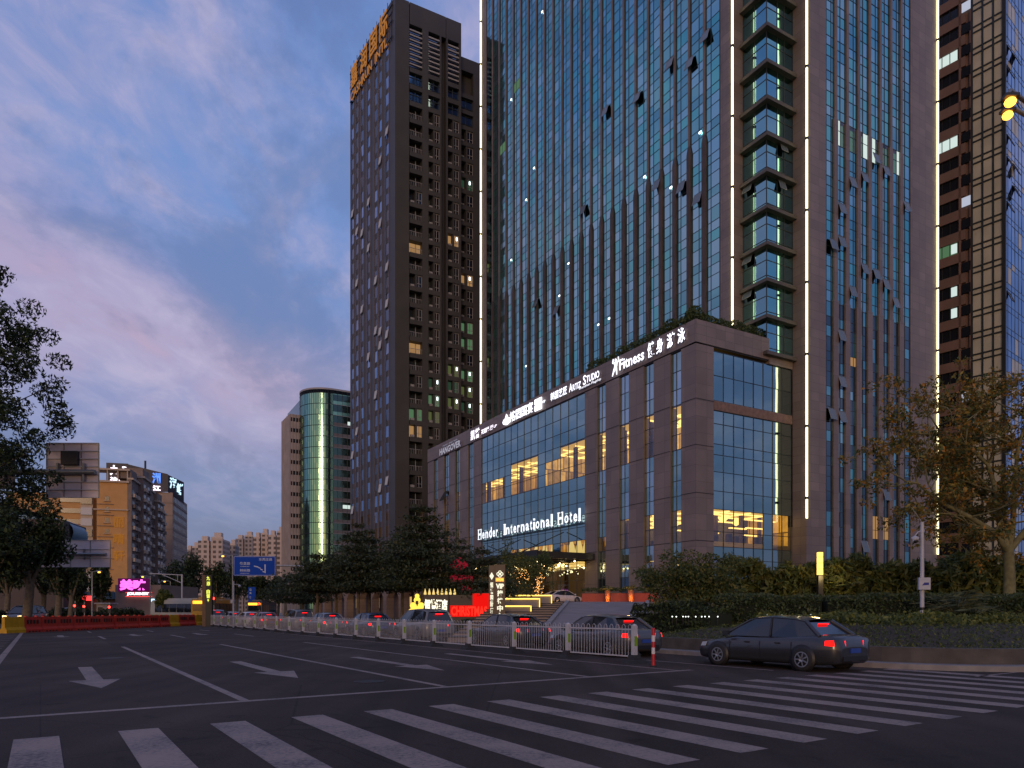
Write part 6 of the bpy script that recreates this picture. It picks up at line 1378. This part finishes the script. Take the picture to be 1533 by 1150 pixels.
main = [((-.05, 0, 3.5), [(-.4, 0, 4.4), (-.55, .1, 6.2), (-.9, .2, 7.6), (-1.9, .3, 8.6), (-3.0, .2, 8.9)]), ((.0, 0, 3.5), [(.3, .2, 4.8), (.5, .4, 6.5), (.6, .3, 8.4), (.9, .1, 9.8)]), ((-.05, 0, 3.4), [(-.9, -.3, 4.3), (-2.2, -.5, 5.0), (-3.6, -.5, 5.7), (-4.6, -.4, 6.6)]), ((.1, 0, 3.6), [(1.0, -.3, 5.0), (2.2, -.2, 6.4), (3.2, 0, 8.0)]), ((0, 0, 3.4), [(.6, 1, 4.8), (.2, 2.2, 6.4), (-.8, 2.8, 8.0)])]
for a, pts in main:
    pts = [Vector(a)]+[Vector(q) for q in pts]; limb(pts, .15, .06, 1)
    for i in range(1, len(pts)):
        for k in range(3):
            dd = (pts[i]-pts[i-1]).normalized(); grow(pts[i], (dd*.5+Vector((rl.gauss(0, .7), rl.gauss(0, .7), rl.gauss(.1, .45)))).normalized(), 1.5+.8*rl.random(), .05, 2)
m.build('trunk', t)
cl = [(c, (r_, r_, r_*.6)) for c, r_ in clr if rl.random() < .72]
if cl: crown(t, 26000, cl, .19, ['leaf_orange', 'leaf_gold', 'leaf_orange', 'leaf_olive', 'leaf_mid'], droop=.3)
# cycad
t = thing('cycad', 'spreading cycad with long grey green feather fronds beside the camera pole', 'plant', at(1432, 29.6, 1.0)); frond_plant(t, 26, 2.3, 0, ['leaf_fern'], 1.05, .12, 3, .35); m = MB(); m.lathe([(.01, 0), (.22, 0), (.2, .4), (.01, .45)], 'bark', 10); m.build('trunk', t)
for px, Y, lb in ((1246, 45, 'uplit palm clump just right of the glowing garden column'),):
    t = thing('palm_clump', lb, 'plant', at(px, Y-1.6, 1.0)); frond_plant(t, 14, 2.6, 0, ['leaf_yellow', 'leaf_mid'], 1.35, .18, 9, 1.6); m = MB(); m.cyl(0, 0, 0, 1.7, .10, 'bark_green', 8); m.build('trunk', t)
# dead palm trunk by the traffic
t = thing('palm_tree', 'short palm with drooping dead fronds beyond the road sign post', 'tree', at(426, 112)); m = MB(); m.tube([(0, 0, 0), (.1, 0, 2.6), (.05, 0, 4.4)], [.28, .2, .2], 'bark', 8); m.build('trunk', t); frond_plant(t, 14, 1.9, 0, ['leaf_black', 'leaf_dark'], .5, .16, 4, 4.6)

# ------------------------------------------------------------------ vehicles (at rest)
pmat('tyre', (.015, .015, .016), .8); pmat('rim', (.35, .35, .37), .35, .8); pmat('car_glass', (.015, .018, .022), .06, 0, spec=.8); pmat('chrome', (.5, .5, .5), .25, 1); emat('tail_lit', (1, .006, .004), 3.6); emat('tail_amber', (1, .38, .05), 4); emat('head_lit', (1, .62, .25), 9); pmat('tail_off', (.18, .01, .01), .3); pmat('plate_blue', (.02, .06, .3), .5); pmat('head_off', (.5, .52, .55), .15, .3)
for nm, c in (('car_white', (.62, .56, .54)), ('car_dark', (.03, .032, .036)), ('car_grey', (.07, .072, .078)), ('car_silver', (.16, .16, .165)), ('car_red', (.22, .02, .02)), ('car_blue', (.03, .05, .10))): pmat(nm, c, .32, .15 if nm != 'car_white' else 0, coat=.6)
def car(name, label, paint, loc, rz, style='sedan', lit=True, heads=False, group=None, scale=1.0):
    """x runs forwards; origin on the ground under the middle"""
    t = thing(name, label, 'car', loc, rz, group); t.scale = (scale,)*3
    suv = style == 'suv'; L_ = 4.6; W = .91; hb = .98 if suv else .88; ht = 1.68 if suv else 1.45; gc = .22 if suv else .17
    # lower body stations: x, belt z, half width, lower z
    stn = [(-2.30, .62, .60, .38), (-2.27, hb-.02, .74, .28), (-2.10, hb+.05, .84, .20), (-1.65, hb+.06, W, gc), (-.9, hb+.03, W, gc), (0, hb, W, gc), (.75, hb-.01, W, gc), (1.25, hb-.07, W*.985, gc), (1.85, hb-.17, W*.94, gc+.02), (2.18, hb-.27, .80, .22), (2.30, .52, .62, .32)]
    if suv: stn[2] = (-2.2, hb+.06, .86, .22)
    def ring(x, zb, w_, zl):
        zm = zl+(zb-zl)*.55
        h = [(w_*.90, zl), (w_*.99, zl+.10), (w_, zm), (w_*.975, zb-.07), (w_*.88, zb), (w_*.45, zb+.03), (0, zb+.035)]
        return [(x, y, z) for y, z in h]+[(x, -y, z) for y, z in h[-2::-1]]
    def loft(rs, mat, closed=True, smooth=True):
        m = MB(); n = len(rs[0]); vs = [p for r_ in rs for p in r_]; fs = []
        for i in range(len(rs)-1):
            for k in range(n if closed else n-1): fs.append((i*n+k, (i+1)*n+k, (i+1)*n+(k+1) % n, i*n+(k+1) % n))
        m.mesh(vs, fs, mat, smooth); m.face(rs[0], mat); m.face(rs[-1][::-1], mat); return m
    body = loft([ring(*s_) for s_ in stn], paint)
    # roof shell
    if suv: rf = [(-1.95, 1.52, .60), (-1.6, ht-.03, .66), (-.6, ht, .69), (.35, ht-.04, .66), (.62, ht-.12, .62)]
    elif style == 'coupe': rf = [(-1.15, 1.30, .56), (-.7, ht-.05, .60), (-.1, ht, .62), (.30, ht-.03, .60), (.48, ht-.08, .58)]
    else: rf = [(-1.28, 1.34, .56), (-.95, ht-.04, .61), (-.3, ht, .64), (.25, ht-.03, .62), (.46, ht-.08, .59)]
    vs = []; fs = []
    for x, z, w_ in rf: vs += [(x, w_, z-.035), (x, w_*.8, z), (x, 0, z+.02), (x, -w_*.8, z), (x, -w_, z-.035)]
    for i in range(len(rf)-1):
        for k in range(4): fs.append((i*5+k, (i+1)*5+k, (i+1)*5+k+1, i*5+k+1))
    body.mesh(vs, fs, paint, True)
    # pillars
    xr, xf = (-2.12, 1.35) if suv else ((-1.95, 1.32) if style == 'coupe' else (-1.82, 1.30)); zb = hb+.02
    for s in (-1, 1):
        A = (rf[-1][0], s*rf[-1][2], rf[-1][1]-.03); B = (xf, s*.80, zb-.03); body.tube([A, B], .035, paint, 5)
        A = (rf[0][0], s*rf[0][2], rf[0][1]-.03); B = (xr, s*.78, zb+.02); body.tube([A, B], .06, paint, 5)
        A = (rf[0][0], s*rf[0][2], rf[0][1]-.04); body.tube([A]+[(x, s*w_, z-.04) for x, z, w_ in rf[1:]], .022, paint, 5)
        body.tube([(-.28, s*.645, ht-.05), (-.36, s*.86, zb)], .03, 'black', 5)
    for s in (-1, 1): body.box(.95, 1.12, s*.98-.06, s*.98+.06, hb+.02, hb+.14, paint)
    g = body   # side panel gaps and skirts
    for s in (-1, 1):
        for x in (-1.05, -.05, .98): g.box(x-.006, x+.006, s*(W+.001)-.004, s*(W+.001)+.004, .30, hb-.12, 'black')
        for x in (-.62, .38): g.box(x-.08, x+.08, s*W-.012, s*W+.018, hb-.17, hb-.14, paint)
    g.box(-2.325, -2.28, -.55, .55, .30, .42, 'black'); g.box(2.27, 2.315, -.45, .45, .34, .50, 'black'); bo = body.build('body', t)
    # glass house
    gl = MB(); zr = [z-.045 for _, z, _ in rf]
    base = [(xr, .76), (rf[1][0]-.25, .84), (-.3, .85), (.5, .84), (xf, .78)]
    top = [(rf[0][0], rf[0][2]), (rf[1][0], rf[1][2]), (rf[2][0], rf[2][2]), (rf[3][0], rf[3][2]), (rf[4][0], rf[4][2])]
    for s in (-1, 1):
        for i in range(4):
            p = [(base[i][0], s*base[i][1], zb-.02), (base[i+1][0], s*base[i+1][1], zb-.02), (top[i+1][0], s*top[i+1][1], zr[i+1]), (top[i][0], s*top[i][1], zr[i])]; gl.face(p if s < 0 else p[::-1], 'car_glass')
    gl.face([(xf, -.78, zb-.03), (xf, .78, zb-.03), (top[4][0], top[4][1], zr[4]), (top[4][0], -top[4][1], zr[4])], 'car_glass'); gl.face([(xr, .76, zb), (xr, -.76, zb), (top[0][0], -top[0][1], zr[0]), (top[0][0], top[0][1], zr[0])], 'car_glass'); gl.build('window', t)
    wr = .34 if suv else .315
    for x in (-1.38, 1.40):
        for s in (-1, 1):
            m = MB(); m.lathe([(.01, 0), (wr+.07, 0), (wr+.07, .012), (.01, .012)], 'black', 20, (x, s*(W+.0)-(.012 if s > 0 else 0), wr+.01), axis='y')
            m.build('wheel_arch', t)
            m = MB(); y = s*(W-.09); m.lathe([(wr*.62, -.11), (wr*.93, -.115), (wr, -.08), (wr, .08), (wr*.93, .115), (wr*.62, .11)], 'tyre', 20, (x, y, wr), axis='y'); w_ = m.build('tyre', t)
            m = MB(); yo = y+s*.112
            m.lathe([(.01, 0), (wr*.20, 0), (wr*.22, .01)] if s > 0 else [(.01, 0), (wr*.2, 0), (wr*.22, -.01)], 'rim', 10, (x, yo, wr), axis='y'); m.lathe([(wr*.56, 0), (wr*.66, 0)], 'rim', 20, (x, yo+s*.006, wr), axis='y')
            for k in range(7):
                a = 2*math.pi*k/7; u = Vector((math.cos(a), 0, math.sin(a))); v = Vector((-math.sin(a), 0, math.cos(a))); m.obox(Vector((x, yo, wr))+u*wr*.38, u, v, (0, 1, 0), wr*.22, wr*.055, .008, 'rim')
            m.build('rim', w_)
    for s in (-1, 1):
        m = MB(); z = hb-.18; m.hexa([(-2.295, s*.40, z-.02), (-2.20, s*.83, z-.01), (-2.0, s*.87, z), (-2.2, s*.4, z)], [(-2.285, s*.40, z+.12), (-2.18, s*.81, z+.13), (-2.0, s*.85, z+.12), (-2.2, s*.4, z+.12)], 'tail_lit' if lit else 'tail_off')
        m.build('tail_light', t)
        m = MB(); z = hb-.36; m.hexa([(2.27, s*.42, z), (2.12, s*.82, z+.02), (1.9, s*.86, z+.03), (2.1, s*.4, z)], [(2.22, s*.42, z+.11), (2.08, s*.80, z+.14), (1.85, s*.84, z+.16), (2.05, s*.4, z+.11)], 'head_lit' if heads else 'head_off'); m.build('headlight', t)
    if lit: m = MB(); m.box(rf[0][0]-.16, rf[0][0]-.10, -.2, .2, rf[0][1]-.12, rf[0][1]-.09, 'tail_lit'); m.build('brake_light', t)
    m = MB(); m.box(-2.335, -2.30, -.22, .22, .50, .62, 'plate_blue'); m.build('number_plate', t)
    return t
RD = A_ST+R(90)
cars = [('sedan', 'car_dark', 17.6, 13.0, 'dark sedan with bright tail lights, nearest on the far carriageway'), ('sedan', 'car_grey', 17.2, 20.2, 'grey sedan with red tail lights just beyond the striped bollard'), ('sedan', 'car_dark', 17.7, 27.4, 'black sedan behind the railing below the hotel ramp'), ('suv', 'car_silver', 17.4, 35.5, 'silver sports utility car passing the red message board'),
        ('sedan', 'car_blue', 17.6, 43.5, 'dark blue sedan behind the railing in front of the arcade'), ('sedan', 'car_silver', 17.3, 51, 'pale silver sedan in front of the arcade end'), ('suv', 'car_silver', 17.6, 59, 'grey sports utility car below the layered trees'), ('sedan', 'car_red', 17.2, 67.5, 'dark red sedan in the far part of the queue'), ('sedan', 'car_white', 17.7, 76, 'white sedan with an amber signal far along the railing'), ('suv', 'car_dark', 16.4, 86, 'black car close to the far end of the railing'), ('sedan', 'car_grey', 19.5, 92, 'grey car at the head of the queue beside the palm')]
for i, (stl, pt, xs, ys, lb) in enumerate(cars): car('car', lb, pt, S(xs, ys), RD+R(random.gauss(0, .8)), stl, True, group='cars waiting with their tail lights on')
car('car', 'white sedan standing on the forecourt in front of the hotel doors', 'car_white', at(841.5, 69.5, PB+.01), R(33), 'coupe', False, scale=.86)
q = at(97, 96); car('car', 'dark high car with headlights on behind the red barriers', 'car_dark', q, R(-100), 'suv', False, True, scale=1.2); q = at(38, 84); car('car', 'van with bright warm headlights at the near end of the barriers', 'car_grey', q, R(-82), 'suv', False, True, scale=1.32)
q = at(345, 96); car('car', 'dark car with dim red lights left of the lit rooftop bus sign', 'car_dark', q, R(105), 'sedan', True)
def bus(label, loc, rz, body, stripe, rear_sign=True, L_=11, two=None):
    t = thing('bus', label, 'bus', loc, rz, 'buses beyond the barriers'); m = MB(); W = 1.25; H = 3.05
    pr = [(-L_/2, .35, W*.94), (-L_/2, H-.25, W*.9), (-L_/2+.15, H, W*.85), (L_/2-.3, H, W*.85), (L_/2-.05, H-.35, W*.9), (L_/2, 1.2, W*.94), (L_/2, .35, W*.94)]
    n = len(pr); vs = [(x, w_, z) for x, z, w_ in pr]+[(x, -w_, z) for x, z, w_ in pr]; m.mesh(vs, [tuple(range(n)), tuple(range(n, 2*n))[::-1]]+[(i, n+i, n+(i+1) % n, (i+1) % n) for i in range(n)], body); m.box(-L_/2+1.5, L_/2-3, -.7, .7, H, H+.22, body); m.build('body', t)
    g = MB()
    for s in (-1, 1):
        for k in range(6): x = -L_/2+.5+k*(L_-1.4)/6; g.box(x, x+(L_-1.4)/6-.12, s*W*.93-.03, s*W*.93+.03, 1.35, 2.5, 'car_glass')
    g.box(-L_/2-.02, -L_/2+.02, -.95, .95, 1.55, 2.35, 'car_glass'); g.box(L_/2-.02, L_/2+.03, -1, 1, 1.2, 2.5, 'car_glass'); g.build('window', t)
    m = MB(); m.box(-L_/2, L_/2, -W*.955, W*.955, .7, 1.0, stripe); m.build('stripe', t)
    if rear_sign: m = MB(); m.box(-L_/2-.04, -L_/2-.01, -.95, .95, 2.42, 2.78, 'sign_amber'); m.build('route_sign', t)
    for s in (-1, 1): m = MB(); m.box(-L_/2-.03, -L_/2, s*1.0-.12, s*1.0+.12, .75, 1.05, 'tail_lit'); m.build('tail_light', t)
    for x in (-L_/2+2.2, L_/2-2.4):
        for s in (-1, 1): m = MB(); m.lathe([(.01, -.02), (.4, -.02), (.48, .02), (.48, .14), (.01, .16)], 'tyre', 16, (x, s*(W*.96)-(.16 if s > 0 else 0), .48), axis='y'); m.build('wheel', t)
    return t
emat('sign_amber', (1, .42, .03), 2.8); pmat('bus_yellow', (.60, .30, .02), .4, coat=.4); pmat('bus_white', (.42, .42, .38), .4, coat=.4); pmat('bus_green', (.03, .18, .05), .4); pmat('bus_dark', (.06, .05, .07), .4)
bus('yellow bus seen from behind with an amber lit route sign', at(292, 88)+Vector((0, 5.5, 0)), R(97), 'bus_yellow', 'bus_yellow')
bus('white roofed bus standing left of the yellow one', at(258, 96)+Vector((0, 3, 0)), R(150), 'bus_white', 'bus_green', False)
bus('dark bus with a bright amber route sign under the narrow blue panel', at(374, 112)+Vector((0, 5.5, 0)), R(97), 'bus_dark', 'bus_dark')
